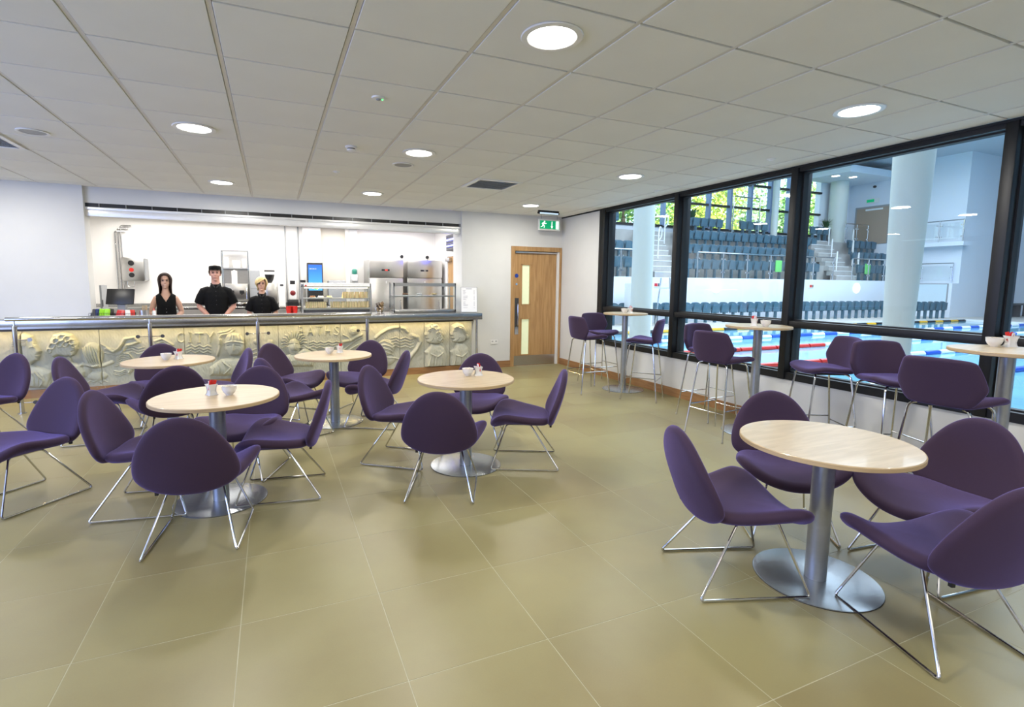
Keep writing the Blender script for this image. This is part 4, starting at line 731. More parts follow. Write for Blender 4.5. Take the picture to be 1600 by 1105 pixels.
def person(label, x, y, h, rz, skin, sw, kind):
    k = h/1.76; t = thing('person', label, 'person', (x, y, 0), rz)
    P = lambda a, b, c: (a*k, b*k, c*k)
    b = G(); hz = 1.635; fem = kind != 'man'
    # head: skull, jaw, nose, ears, neck
    ball(b, P(0, .012, hz+.02), (.076*k, .094*k, .098*k)); ball(b, P(0, -.018, hz-.035), (.060*k, .070*k, .080*k)); ball(b, P(0, -.062, hz-.098), (.026*k, .024*k, .022*k))
    b.tube([P(0, -.080, hz+.012), P(0, -.103, hz-.028)], .010*k, 10, rs=[.008*k, .015*k]); ball(b, P(0, -.08, hz-.062), (.026*k, .014*k, .012*k))
    ball(b, P(0, -.078, hz+.035), (.050*k, .014*k, .010*k))
    for s in (-1, 1):
        ball(b, P(s*.076, .012, hz-.008), (.010*k, .020*k, .031*k)); ball(b, P(s*.038, -.062, hz-.03), (.022*k, .018*k, .022*k))
    b.tube([P(0, .018, 1.42), P(0, .012, 1.50), P(0, .004, 1.58)], .055*k, 18, rs=[.070*k, (.050 if fem else .060)*k, (.048 if fem else .056)*k])
    # torso
    w = sw
    loft(b, [(0, 0, .86*k, .15*k, .10*k), (0, 0, .98*k, .155*k, .10*k), (0, 0, 1.10*k, .125*k, .085*k), (0, 0, 1.24*k, (w-.03)*k, .095*k), (0, 0, 1.33*k, (w-.01)*k, .090*k), (0, .005, 1.385*k, (w-.045)*k, .066*k), (0, .012, 1.43*k, .075*k, .052*k)])
    for s in (-1, 1):
        sh = P(s*(w-.01), .0, 1.358); el = P(s*(w+.075), .035, 1.12); wr = P(s*.095, -.17, .955); hd = P(s*.055, -.225, .93)
        b.tube([P(s*(w-.06), 0, 1.368), sh, P(s*(w+.035), .015, 1.27), P(s*(w+.07), .03, 1.15), el, P(s*(w+.03), -.03, 1.07), wr], .04, 14, rs=[.036*k, .050*k, .047*k, .040*k, .038*k, .040*k, .025*k])
        ball(b, hd, (.038*k, .045*k, .018*k)); b.tube([wr, hd], .024*k, 12)
        for i in range(4):
            q = Vector(hd)+Vector((-s*(.026-.017*i)*k*.9, -.035*k, 0)); L = (.032, .038, .036, .028)[i]*k
            b.tube([tuple(q), tuple(q+Vector((-s*.008, -L, -.006*k))), tuple(q+Vector((-s*.018, -L*1.5, -.022*k)))], .0085*k, 8, rs=[.0095*k, .009*k, .0075*k])
        q = Vector(hd)+Vector((-s*.032*k, .012*k, .004)); b.tube([tuple(q), tuple(q+Vector((-s*.022*k, -.022*k, .004))), tuple(q+Vector((-s*.024*k, -.050*k, 0)))], .010*k, 8)
        b.tube([P(s*.085, 0, .90), P(s*.095, -.005, .50), P(s*.095, .015, .10)], .07, 14, rs=[.085*k, .052*k, .038*k]); b.tube([P(s*.095, .03, .05), P(s*.10, -.12, .035)], .035*k, 12)
    body = b.obj('body', skin, t, True); remesh(body, .0075, 2)
    # face
    for s in (-1, 1):
        e = G(); ball(e, P(s*.030, -.0835, hz+.012), (.0145*k, .007*k, .008*k), 8); e.obj('eye', eye_w, t, True)
        e = G(); e.tube([P(s*.017, -.094, hz+.032), P(s*.032, -.093, hz+.038), P(s*.048, -.082, hz+.032)], .0042*k, 6); e.obj('eyebrow', brow_d, t, True)
    e = G(); e.tube([P(-.022, -.089, hz-.056), P(0, -.0975, hz-.063), P(.022, -.089, hz-.056)], .005*k, 8, rs=[.002*k, .0055*k, .002*k]); e.obj('lips', lip, t, True)
    if kind == 'brunette': e = G(); e.tube([P(-.014, -.0965, hz-.0585), P(0, -.101, hz-.061), P(.014, -.0965, hz-.0585)], .003*k, 6); e.obj('teeth', tooth, t, True)
    # clothes
    c = G()
    if kind == 'brunette':
        loft(c, [(0, 0, .93*k, .158*k, .108*k), (0, 0, 1.02*k, .145*k, .104*k), (0, 0, 1.12*k, .142*k, .100*k), (0, -.003, 1.24*k, (w-.005)*k, .112*k), (0, -.002, 1.32*k, (w+.008)*k, .106*k), (0, .0, 1.36*k, (w+.016)*k, .092*k), (0, .002, 1.405*k, (w+.002)*k, .080*k), (0, .006, 1.440*k, (w-.045)*k, .068*k)], cap=False)
        tp = c.obj('sleeveless_top', shirt, t, True)
        bm = bmesh.new(); bm.from_mesh(tp.data); bmesh.ops.subdivide_edges(bm, edges=bm.edges[:], cuts=7, use_grid_fill=True)
        kill = [f for f in bm.faces if (lambda q: q.y < 0 and q.z > (1.30+abs(q.x/k)*1.75)*k and q.z > 1.29*k)(f.calc_center_median())]
        bmesh.ops.delete(bm, geom=kill, context='FACES'); bm.to_mesh(tp.data); bm.free(); tp.data.polygons.foreach_set('use_smooth', [True]*len(tp.data.polygons))
        for i in range(4): e = G(); ball(e, P(0, -.108+.002*i, 1.24-.055*i), (.006*k, .003*k, .006*k), 8); e.obj('button', M['grey'], tp, True)
    else:
        loft(c, [(0, 0, .90*k, (w-.005)*k, .125*k), (0, 0, 1.04*k, (w-.008)*k, .120*k), (0, 0, 1.16*k, (w)*k, .118*k), (0, -.002, 1.27*k, (w+.010)*k, .120*k), (0, 0, 1.34*k, (w+.010)*k, .108*k), (0, .003, 1.385*k, (w-.022)*k, .088*k), (0, .008, 1.432*k, (w-.085)*k, .074*k), (0, .010, 1.468*k, .072*k, .064*k)])
        for s in (-1, 1):
            c.tube([P(s*(w-.085), 0, 1.388), P(s*(w-.008), .0, 1.350), P(s*(w+.040), .012, 1.26), P(s*(w+.075), .025, 1.165)], .07, 18, rs=[.058*k, .077*k, .074*k, .072*k])
        tp = c.obj('shirt', shirt, t, True); remesh(tp, .0085, 2)
        e = G()
        for s in (-1, 1): e.tube([P(0, .070, 1.490), P(s*.052, .045, 1.487), P(s*.062, -.01, 1.475), P(s*.035, -.058, 1.450), P(s*.012, -.082, 1.415)], .012, 8, rs=[.011*k, .013*k, .013*k, .013*k, .008*k])
        e.obj('collar', mat('collar_cloth', (.010, .010, .011), .7, var=.1), tp, True)
        for i in range(4): e = G(); ball(e, P(0, -.119, 1.36-.07*i), (.005*k, .003*k, .005*k), 8); e.obj('button', M['dgrey'], tp, True)
    c = G(); loft(c, [(0, 0, .80*k, .165*k, .115*k), (0, 0, .97*k, .160*k, .112*k)])
    for s in (-1, 1): c.tube([P(s*.085, 0, .88), P(s*.097, -.005, .5), P(s*.097, .015, .06)], .08, 16, rs=[.098*k, .078*k, .068*k])
    c.obj('trousers', trouser, t, True)
    for s in (-1, 1): c = G(); ball(c, P(s*.10, -.05, .04), (.048*k, .135*k, .042*k), 10); c.obj('shoe', M['black'], t, True)
    # hair
    def hair(lim, ofs, m, name='hair', long=0):
        n = 56; rows = 22; vs = []; fs = []
        for j in range(rows+1):
            for i in range(n):
                th = 2*PI*i/n; fr = -math.sin(th)   # fr=1 in front (towards -y)
                L = lim(th, fr, math.cos(th)); v = L*j/rows
                if v <= 1.62: ph = v; dz = 0
                else: ph = 1.62; dz = (v-1.62)*.1
                wv = 1+.02*math.sin(9*th+v*2)
                rx, ry, rz_ = .089+ofs, .107+ofs, .108+ofs; nar = 1-.12*min(1, dz/.12) if long else 1-.35*min(1, dz/.08)
                vs.append(P(rx*math.sin(ph)*math.cos(th)*wv*nar, .012+ry*math.sin(ph)*math.sin(th)*wv*nar, hz+.022+rz_*math.cos(ph)-dz))
        for j in range(rows): fs += [(j*n+i, j*n+(i+1) % n, (j+1)*n+(i+1) % n, (j+1)*n+i) for i in range(n)]
        o = mesh(name, vs, fs, m, t, True); md = o.modifiers.new('thick', 'SOLIDIFY'); md.thickness = .012*k; md.offset = -1
        return o
    if kind == 'brunette': hair(lambda th, fr, cx: (.80 if fr > .80 else (.80+(.80-fr)*9 if fr > .45 else 3.9)), .004, hair_brown, long=1)
    elif kind == 'blonde': hair(lambda th, fr, cx: ((1.30-.55*cx) if fr > .62 else (1.35-.5*cx+(.62-fr)*6 if fr > .35 else 2.65-.2*fr)), .006, hair_blond)
    else:
        hair(lambda th, fr, cx: 1.30 if fr > .3 else 1.9, -.008, mat('hair_short', (.06, .035, .02), .7, var=.2), 'hair')
        c = G(); c.lathe([(.0870*k, 0), (.0885*k, .03*k), (.087*k, .055*k), (.078*k, .068*k), (.05*k, .074*k), (.001, .075*k)], 40, mtx=Matrix.Translation(P(0, .010, hz+.050)) @ Matrix.Diagonal((1, 1.18, 1, 1)), cap=False); c.obj('cap', shirt, t, True)
    return t
person('woman with long dark brown hair in a sleeveless black top, smiling behind the counter', -1.47, 9.10, 1.60, R(8), skin_w, .138, 'brunette')
person('man in a black short sleeved shirt and black skull cap behind the counter', -.80, 9.12, 1.735, R(4), skin_m, .168, 'man')
person('short woman with blonde bob and fringe in a black short sleeved shirt', -.15, 9.10, 1.56, R(-2), skin_b, .150, 'blonde')

# ================================================================== THINGS ON THE COUNTER
def on(x, y): return (x, y, 1.0)
# till screen
t = thing('till_screen', 'black touch screen till at the left end of the counter', 'till', on(-1.93, 8.62), R(-12))
g = G().box(-.17, .17, -.014, .014, -.11, .11, bv=.006).obj('screen', M['black'], t, True); g.location = (0, 0, .27); g.rotation_euler = (R(-18), 0, 0)
B('stand', M['grey'], t, -.05, .05, 0, .06, 0, .22, bv=.006); B('till_base', M['black'], t, -.12, .12, -.05, .14, 0, .05, bv=.006)
# snack baskets
def basket(lab, x, y, w, d, h, cols):
    t = thing('snack_basket', lab, 'basket', on(x, y), group='wire snack baskets by the till')
    g = G()
    for z in (.004, h*.5, h): g.tube(fillet([(-w, -d, z), (w, -d, z), (w, d, z), (-w, d, z)], .015, 3, True), .0025, 6, closed=True)
    for i in range(11): a = -w+2*w*i/10; g.tube([(a, -d, h), (a, -d, .004), (a, d, .004), (a, d, h)], .0016, 5)
    g.obj('wire_frame', M['black'], t, True)['kind'] = 'stuff'
    n = len(cols); r2 = random.Random(x*10)
    for i, c in enumerate(cols):
        m = M.get(c[0]) or mat(*c); M[c[0]] = m
        q = G(); q.box(-.030, .030, -.012, .012, 0, h*1.7, bv=.009); o = q.obj('snack_packet', m, t, True)
        o.location = (-w+w*2*(i+.5)/n, r2.uniform(-.02, .02)-(i % 2)*.03, .006); o.rotation_euler = (r2.uniform(-.5, .1), r2.uniform(-.35, .35), r2.uniform(-.6, .6))
basket('black wire basket of dark, blue and lime snack packets', -2.06, 8.22, .115, .085, .07, [('black',), ('dgrey',), ('pk_blue', (.02, .04, .16), .35), ('pk_lime', (.35, .75, .03), .35), ('pk_navy', (.01, .015, .06), .35), ('pk_lime',), ('black',)])
basket('black wire basket of red snack packets right of the dark packets', -1.80, 8.20, .10, .085, .06, [('red',), ('pk_pink', (.7, .12, .1), .35), ('red',), ('white',), ('red',)])
t = thing('cutlery_tub', 'steel tub of wooden stirrers beside the red snack basket', 'tub', on(-1.60, 8.25))
G().lathe([(.001, 0), (.050, 0), (.052, .10), (.048, .10), (.046, .01), (.001, .01)], 28, cap=False).obj('tub', M['steel'], t, True)
for i in range(12):
    o = G().box(-.004, .004, -.0015, .0015, 0, .15).obj('stirrer', M['maple'], t); a = i*2.4; o.location = (.026*math.cos(a), .026*math.sin(a), .012); o.rotation_euler = (.1*math.sin(a), .12*math.cos(a), a)
t = thing('sauce_bottle', 'small pink topped sauce bottle beside the tub of stirrers', 'bottle', on(-1.49, 8.30))
G().lathe([(.001, 0), (.022, 0), (.023, .07), (.014, .09), (.001, .09)], 20).obj('bottle', M['white'], t, True); G().lathe([(.001, .09), (.012, .09), (.004, .125), (.001, .125)], 14).obj('nozzle', M['pk_pink'], t, True)
# sandwich display cabinet
bread = mat('bread', (.72, .56, .30), .7, var=.15, scale=40); fill1 = mat('filling_green', (.16, .17, .04), .6, var=.3, scale=60); fill2 = mat('filling_red', (.26, .12, .05), .6, var=.3, scale=60)
t = thing('display_cabinet', 'lit glass display cabinet full of packed sandwiches on the counter', 'cabinet', on(.94, 8.56))
X0, X1 = -.53, .53
B('canopy', M['steel_flat'], t, X0, X1, -.13, .17, .415, .485, bv=.006); B('canopy_front', M['white'], t, X0+.04, X1-.02, -.135, -.129, .43, .48)
for x in (X0+.012, X1-.012):
    for y in (-.16, .16): B('post', M['chrome'], t, x-.011, x+.011, y-.011, y+.011, 0, .42)
B('shelf', M['steel'], t, X0+.02, X1-.02, -.15, .15, .235, .248); B('deck', M['steel'], t, X0+.02, X1-.02, -.16, .16, .07, .095); B('base_box', M['dgrey'], t, X0+.03, X1-.03, -.14, .15, 0, .07)
B('glass_front', M['glass2'], t, X0+.03, X1-.03, -.172, -.167, .06, .42); B('glass_side', M['glass2'], t, X0-.004, X0, -.15, .15, .06, .42); B('glass_side', M['glass2'], t, X1, X1+.004, -.15, .15, .06, .42)
B('lamp_tube', mat('cabinet_lamp', (.9, .8, .6), .4, emit=(1, .8, .5), estr=6), t, X0+.05, X1-.05, -.09, -.075, .40, .413)
G().lathe([(.001, 0), (.012, 0), (.012, .004), (.001, .004)], 16, mtx=Matrix.Translation((X0+.07, -.137, .44)) @ Matrix.Rotation(R(90), 4, 'X')).obj('red_indicator', M['red'], t)
light('cabinet_lamp_beam', 'AREA', (.94, 8.47, 1.395), 2.2, (1, .78, .48), (0, 0, 0), .9, .05)
def sandwich(lab):
    g = G(); w = .011
    for y0, y1, mi in ((-w, -w+.008, 0), (-w+.008, w-.008, 1), (w-.008, w, 0)):
        g.add([(y0, -.05, 0), (y0, .05, 0), (y0, .05, .10), (y1, -.05, 0), (y1, .05, 0), (y1, .05, .10)], [(0, 1, 2), (5, 4, 3), (0, 3, 4, 1), (1, 4, 5, 2), (2, 5, 3, 0)], mi)
    return g
s_a = sandwich(''); s1 = s_a.obj('sandwich', None, None, ms=[bread, fill1]); s2m = s1.data.copy(); s2m.materials[1] = fill2; first = True
for (xa, xb, z, lab) in ((1.02, 1.42, 1.248, 'packed triangular sandwich standing on the upper shelf of the lit cabinet'), (.47, .78, 1.095, 'packed triangular sandwich in the lower left row of the lit cabinet'), (.84, 1.43, 1.095, 'packed triangular sandwich in the lower right row of the lit cabinet')):
    n = int((xb-xa)/.0255)
    for i in range(n):
        o = s1 if first else s1.copy()
        if not first: COL.objects.link(o)
        if i % 3 == 1: o.data = s2m
        o.location = (xa+(i+.5)*(xb-xa)/n, 8.50+rng.uniform(-.008, .008), z); o.rotation_euler = (0, 0, PI+rng.uniform(-.12, .12)); first = False
        tag(o, lab.replace('packed triangular sandwich standing', 'sandwich').replace('packed triangular ', '')+', '+nth(i, n), 'sandwich', lab.replace('packed triangular sandwich', 'sandwiches'))
for x, m, lab in ((.58, fill2, 'small plate of orange cakes on the upper shelf, far left'), (.70, M['white'], 'small plate of pale cakes on the upper shelf, beside the orange ones'), (.83, bread, 'small plate of pastries on the upper shelf, next to the sandwiches')):
    t = thing('cake_plate', lab, 'plate', (x, 8.52, 1.248)); G().lathe([(.001, .003), (.04, .003), (.055, .012), (.056, .010), (.04, 0), (.001, 0)], 24, cap=False).obj('plate', M['porcelain'], t, True)
    for q in range(3): e = G(); ball(e, ((q-1)*.025, .01*(q % 2), .022), (.016, .016, .014), 8); e.obj('cake', m, t, True)
# second cabinet
t = thing('display_cabinet', 'nearly empty glass display cabinet at the right end of the counter', 'cabinet', on(2.36, 8.56))
X0, X1 = -.54, .54
B('glass_top', M['glass2'], t, X0, X1, -.17, .17, .495, .503)
for x in (X0+.012, X1-.012):
    for y in (-.16, .16): B('post', M['chrome'], t, x-.010, x+.010, y-.010, y+.010, 0, .495)
B('top_rail', M['steel'], t, X0, X1, -.17, -.155, .44, .495); B('shelf', M['steel'], t, X0+.02, X1-.02, -.12, .16, .262, .285); B('base_tray', M['steel_flat'], t, X0, X1, -.17, .17, 0, .05, bv=.004)
B('glass_front', M['glass2'], t, X0+.02, X1-.02, -.176, -.171, .05, .44); B('glass_side', M['glass2'], t, X0-.004, X0, -.16, .16, .05, .48); B('glass_side', M['glass2'], t, X1, X1+.004, -.16, .16, .05, .48)
for x, m, lab in ((2.06, fill2, 'small plate of buns on the glass cabinet shelf, left'), (2.30, M['porcelain'], 'small plate of meringues on the glass cabinet shelf, middle'), (2.56, bread, 'small plate of rolls on the glass cabinet shelf, right')):
    t = thing('cake_plate', lab, 'plate', (x, 8.56, 1.285)); G().lathe([(.001, .003), (.05, .003), (.07, .010), (.071, .008), (.05, 0), (.001, 0)], 24, cap=False).obj('plate', M['glass2'], t, True)
    for q in range(3): e = G(); ball(e, ((q-1)*.03, .01*(q % 2), .024), (.020, .018, .017), 8); e.obj('bun', m, t, True)
# crisp bowl
t = thing('crisp_basket', 'round wire basket of brown snack bags between the two cabinets', 'basket', on(1.60, 8.36))
g = G()
for r_, z in ((.05, .004), (.075, .05), (.09, .10)): g.tube([(r_*math.cos(a*PI/12), r_*math.sin(a*PI/12), z) for a in range(24)], .0025, 6, closed=True)
for a in range(12): c_, s_ = math.cos(a*PI/6), math.sin(a*PI/6); g.tube([(.05*c_, .05*s_, .004), (.075*c_, .075*s_, .05), (.09*c_, .09*s_, .10)], .0018, 5)
g.obj('wire_frame', M['chrome'], t, True)['kind'] = 'stuff'
bag = mat('brown_bag', (.26, .17, .08), .35, var=.5, scale=60); bag2 = mat('dark_bag', (.07, .05, .04), .35, var=.4, scale=60); r2 = random.Random(9)
for i in range(14):
    o = G().box(-.026, .026, -.010, .010, -.032, .032, bv=.009).obj('snack_bag', bag if i % 3 else bag2, t, True); a = i*2.4; d = .02+.035*((i*7) % 5)/5
    o.location = (d*math.cos(a), d*math.sin(a), .045+.009*i); o.rotation_euler = (r2.uniform(-1, 1), r2.uniform(-1, 1), r2.uniform(0, 6))
# red cup stack
for i, (dx, dy) in enumerate(((-.045, 0), (.045, .01), (0, .075))):
    t = thing('cup_stack', ('stack of red paper cups left of the sandwich cabinet', 'stack of red paper cups touching the sandwich cabinet', 'rear stack of red paper cups by the sandwich cabinet')[i], 'cup', on(.27+dx, 8.42+dy), group='red paper cups')
    for q in range(3): c_ = G().lathe([(.001, 0), (.028, 0), (.038, .085), (.039, .09), (.036, .09), (.001, .012)], 24, cap=False).obj('cup', M['red'], t, True); c_.location = (0, 0, q*.018)
# menu card in a stand
t = thing('menu_stand', 'white printed menu card in an upright stand at the right end of the counter', 'menu', on(3.07, 8.20), R(-12))
o = B('card', mat('card_white', (.92, .92, .92), .5, var=.01), t, -.135, .135, -.004, .004, .012, .43); o.rotation_euler = (R(-6), 0, 0)
for q in ((-.141, -.135, .008, .434), (.135, .141, .008, .434), (-.135, .135, .008, .013), (-.135, .135, .429, .434)): o = B('frame_bar', M['grey'], t, q[0], q[1], -.006, .006, q[2], q[3]); o.rotation_euler = (R(-6), 0, 0)
B('foot', M['glass2'], t, -.12, .12, -.03, .07, 0, .006)
g = G(); r2 = random.Random(4)
for i in range(19):
    z = .38-.0165*i; w_ = r2.uniform(.03, .085)
    if i % 6 == 5: continue
    g.box(-.10, -.10+w_, -.0048, -.004, z, z+.004); g.box(.08, .10, -.0048, -.004, z, z+.004)
g.box(-.05, .05, -.0048, -.004, .398, .408)
o = g.obj('printed_lines', mat('print_grey', (.32, .32, .36), .7, var=.05), t); o['kind'] = 'stuff'; o.rotation_euler = (R(-6), 0, 0)

# ================================================================== KITCHEN THINGS
t = thing('work_bench', 'steel kitchen work bench along the rear kitchen wall', 'bench', (0, 0, 0))
B('top', M['steel_flat'], t, -3.2, 1.70, 10.55, 11.14, .985, 1.03, bv=.004); B('upstand', M['steel_flat'], t, -3.2, 1.70, 11.12, 11.14, 1.03, 1.08)
for x in (-3.15, -1.6, 0, 1.62):
    for y in (10.6, 11.1): G().tube([(x, y, 0), (x, y, .985)], .02, 10).obj('leg', M['chrome'], t, True)
B('lower_shelf', M['steel_flat'], t, -3.15, 1.65, 10.6, 11.1, .25, .27)
Bz = 1.03
t = thing('water_boiler', 'wall mounted steel hot water boiler with round dark badges', 'boiler', (-2.24, KY-.16, 1.48))
B('body', M['steel'], t, -.17, .17, -.10, .155, 0, .42, bv=.02)
B('side_cheek', M['grey'], t, .17, .19, -.08, .155, .02, .40)
for z, m, r_ in ((.32, 'black', .045), (.20, 'red', .035), (.11, 'black', .042)):
    G().cyl((0, 0), r_, 0, .012, 24, mtx=Matrix.Translation((-.02, -.10, z)) @ Matrix.Rotation(R(90), 4, 'X')).obj('badge', M[m], t)
G().tube(fillet([(-.10, -.06, .02), (-.10, -.06, -.10), (.0, -.06, -.10), (.0, -.06, .0)], .03), .008, 8).obj('outlet_pipe', M['chrome'], t, True)
for i, x in enumerate((-2.52, -2.475, -2.43)):
    t = tag(G().tube(fillet([(x, KY-.04, 1.08), (x, KY-.04, 2.36+.05*i), (x+.16, KY-.04, 2.36+.05*i)], .04), .014, 10).obj('wall_pipe', M['chrome'], None, True), ('steel pipe left of the water boiler, outermost', 'steel pipe left of the water boiler, middle of three', 'steel pipe nearest the water boiler')[i], 'pipe', 'pipes up the kitchen wall')
t = thing('till_partition', 'thin grey upright panel edge beside the till', 'panel', (-2.36, 9.6, 0)); B('panel', M['grey'], t, -.012, .012, -.15, .15, 0, 1.42); B('hinge', M['dgrey'], t, .012, .02, -.16, -.12, 1.1, 1.2)
# shelving and coffee machine
t = thing('wall_shelf', 'steel framed shelf rack behind the man holding white tubs', 'shelf', (-.62, 11.0, Bz))
for x in (-.22, .22):
    for y in (-.12, .12): G().tube([(x, y, 0), (x, y, 1.04)], .009, 8).obj('upright', M['chrome'], t, True)
B('upper_shelf', M['grey'], t, -.22, .22, -.13, .13, .70, .72); B('top_frame', M['grey'], t, -.23, .23, -.13, .13, 1.03, 1.045); B('back_panel', M['steel'], t, -.22, .22, .12, .13, .02, .70)
for i, (x, w_, h_) in enumerate(((-.15, .10, .20), (.02, .15, .14), (.15, .07, .17))):
    t2 = thing('storage_tub', ('tall white tub on the left of the steel shelf rack', 'wide white tub in the middle of the steel shelf rack', 'narrow white tub on the right of the steel shelf rack')[i], 'tub', (-.62+x, 11.0, Bz+.72), group='white tubs on the shelf rack')
    G().lathe([(.001, 0), (w_*.42, 0), (w_*.5, h_*.9), (.001, h_*.9)], 20).obj('tub', M['white'], t2, True); G().lathe([(.001, h_*.9), (w_*.53, h_*.9), (w_*.53, h_), (.001, h_)], 20).obj('lid', M['porcelain'], t2, True)
t = thing('coffee_machine', 'steel espresso machine with white paper roll on the rear bench', 'coffee machine', (-.60, 10.72, Bz))
B('body', M['steel'], t, -.19, .19, -.02, .14, .10, .42, bv=.012); B('drip_tray', M['chrome'], t, -.20, .20, -.16, .13, 0, .08, bv=.006); B('group_head', M['black'], t, -.12, -.04, -.08, -.02, .24, .30, bv=.006); B('group_head', M['black'], t, .05, .13, -.08, -.02, .24, .30, bv=.006)
for x in (-.08, .09): G().tube([(x, -.06, .235), (x, -.16, .225)], .010, 8).obj('portafilter', M['black'], t, True)
G().tube(fillet([(.16, -.03, .38), (.17, -.10, .30), (.17, -.11, .14)], .03), .005, 8).obj('steam_wand', M['chrome'], t, True)
t = tag(G().lathe([(.001, 0), (.05, 0), (.05, .24), (.015, .24), (.015, .255), (.001, .255)], 24).obj('paper_roll', M['porcelain'], None, True), 'white paper roll standing on top of the espresso machine', 'paper roll'); t.location = (-.63, 10.78, Bz+.42)
for i, x in enumerate((-.47, -.42, -.37)):
    o = tag(G().lathe([(.001, 0), (.033, 0), (.036, .03), (.025, .075), (.030, .085), (.001, .085)], 20).obj('milk_jug', M['chrome'], None, True), ('steel milk jug nearest the espresso machine', 'middle steel milk jug', 'steel milk jug beside the grey cabinet')[i], 'jug', 'milk jugs'); o.location = (x, 10.60, Bz)
t = thing('grey_cabinet', 'tall plain grey dispenser behind the blonde woman', 'dispenser', (-.285, 10.80, Bz)); B('body', M['grey'], t, -.085, .085, -.12, .18, 0, .67, bv=.006); B('red_button', M['red'], t, .05, .07, -.126, -.12, .20, .24); B('door_line', M['dgrey'], t, -.08, .08, -.122, -.12, .33, .335)
t = thing('coffee_grinder', 'coffee grinder with a clear hopper of dark beans', 'grinder', (-.03, 10.78, Bz))
B('body', M['steel'], t, -.07, .13, -.10, .12, 0, .44, bv=.015); G().lathe([(.03, .44), (.065, .50), (.085, .58), (.085, .60), (.001, .60)], 24).obj('beans', M['black'], t, True); G().lathe([(.087, .585), (.09, .66), (.084, .66)], 24, cap=False).obj('hopper', M['glass2'], t, True); B('lid', M['black'], t, -.09, .09, -.09, .09, .655, .68, bv=.005)
t = thing('milk_fridge', 'narrow white appliance between the grinder and bean dispenser', 'appliance', (.175, 10.75, Bz)); B('body', M['white'], t, -.06, .06, -.12, .14, 0, .48, bv=.01); B('keypad', M['dgrey'], t, -.03, .03, -.124, -.12, .38, .42)
t = thing('bean_dispenser', 'white dispenser with a dark red window on the rear bench', 'dispenser', (.37, 10.78, Bz))
B('body', M['white'], t, -.07, .07, -.10, .12, .12, .66, bv=.02); B('display', M['black'], t, -.045, .045, -.104, -.10, .42, .49); ba = G(); ball(ba, (0, -.10, .25), (.05, .02, .05), 10); ba.obj('red_window', mat('dark_red', (.16, .01, .012), .3, var=.05), t, True); B('foot', M['black'], t, -.10, .10, -.12, .12, 0, .12, bv=.006)
t = thing('blender_jug', 'dark topped cylinder left of the blue screen', 'canister', (.56, 10.74, Bz)); G().lathe([(.001, 0), (.045, 0), (.045, .36), (.001, .36)], 20).obj('can', M['steel'], t, True); G().lathe([(.001, .36), (.052, .36), (.052, .50), (.001, .50)], 20).obj('lid', M['black'], t, True)
# drinks screen
t = thing('drinks_screen', 'upright illuminated drinks machine screen, blue with fruit, on the rear bench', 'screen', (.79, 10.80, Bz))
B('cabinet', M['black'], t, -.145, .145, -.10, .15, 0, .84, bv=.01)
def bluegrad():
    m = mat('screen_blue', (.02, .1, .5), .3); T = m.node_tree; b = T.nodes['Principled BSDF']; tc = T.nodes.new('ShaderNodeTexCoord'); sx = T.nodes.new('ShaderNodeSeparateXYZ'); r = T.nodes.new('ShaderNodeValToRGB'); mr = T.nodes.new('ShaderNodeMapRange')
    T.links.new(tc.outputs['Object'], sx.inputs[0]); T.links.new(sx.outputs[2], mr.inputs[0]); mr.inputs[1].default_value = .3; mr.inputs[2].default_value = .8
    e = r.color_ramp.elements; e[0].color = (.10, .55, .95, 1); e[1].color = (.01, .05, .40, 1); T.links.new(mr.outputs[0], r.inputs[0]); T.links.new(r.outputs[0], b.inputs['Emission Color']); b.inputs['Emission Strength'].default_value = 1.1; return m
B('screen_glass', bluegrad(), t, -.125, .125, -.106, -.10, .30, .80)
for x, z, c, r_ in ((-.05, .36, (.9, .35, .02), .03), (.0, .35, (.1, .6, .05), .035), (.055, .37, (.2, .7, .1), .03), (.03, .34, (.9, .7, .05), .022)):
    G().cyl((0, 0), r_, 0, .002, 18, mtx=Matrix.Translation((x, -.106, z)) @ Matrix.Rotation(R(90), 4, 'X')).obj('fruit_image', mat('fruit', c, .4, emit=c, estr=.7), t)
g = G(); 
for i, w_ in enumerate((.02, .014, .02, .012, .018)): g.box(-.10+.026*i, -.10+.026*i+w_, -.1085, -.106, .715, .727)
g.obj('printed_lines', M['white'], t)['kind'] = 'stuff'
t = thing('toaster', 'low grey appliance top showing above the sandwich cabinet', 'appliance', (1.20, 10.80, Bz)); B('body', M['grey'], t, -.17, .17, -.12, .14, 0, .50, bv=.03); B('slot', M['black'], t, -.12, .12, -.02, .02, .498, .503)
t = thing('soap_dispenser', 'white and green soap dispenser on the pale column', 'dispenser', (1.585, KY-.19, 1.52))
B('body', M['white'], t, -.055, .055, -.05, .05, 0, .14, bv=.015); B('cover', mat('soap_green', (.03, .22, .16), .35, var=.03), t, -.05, .05, -.052, .05, .13, .25, bv=.03)
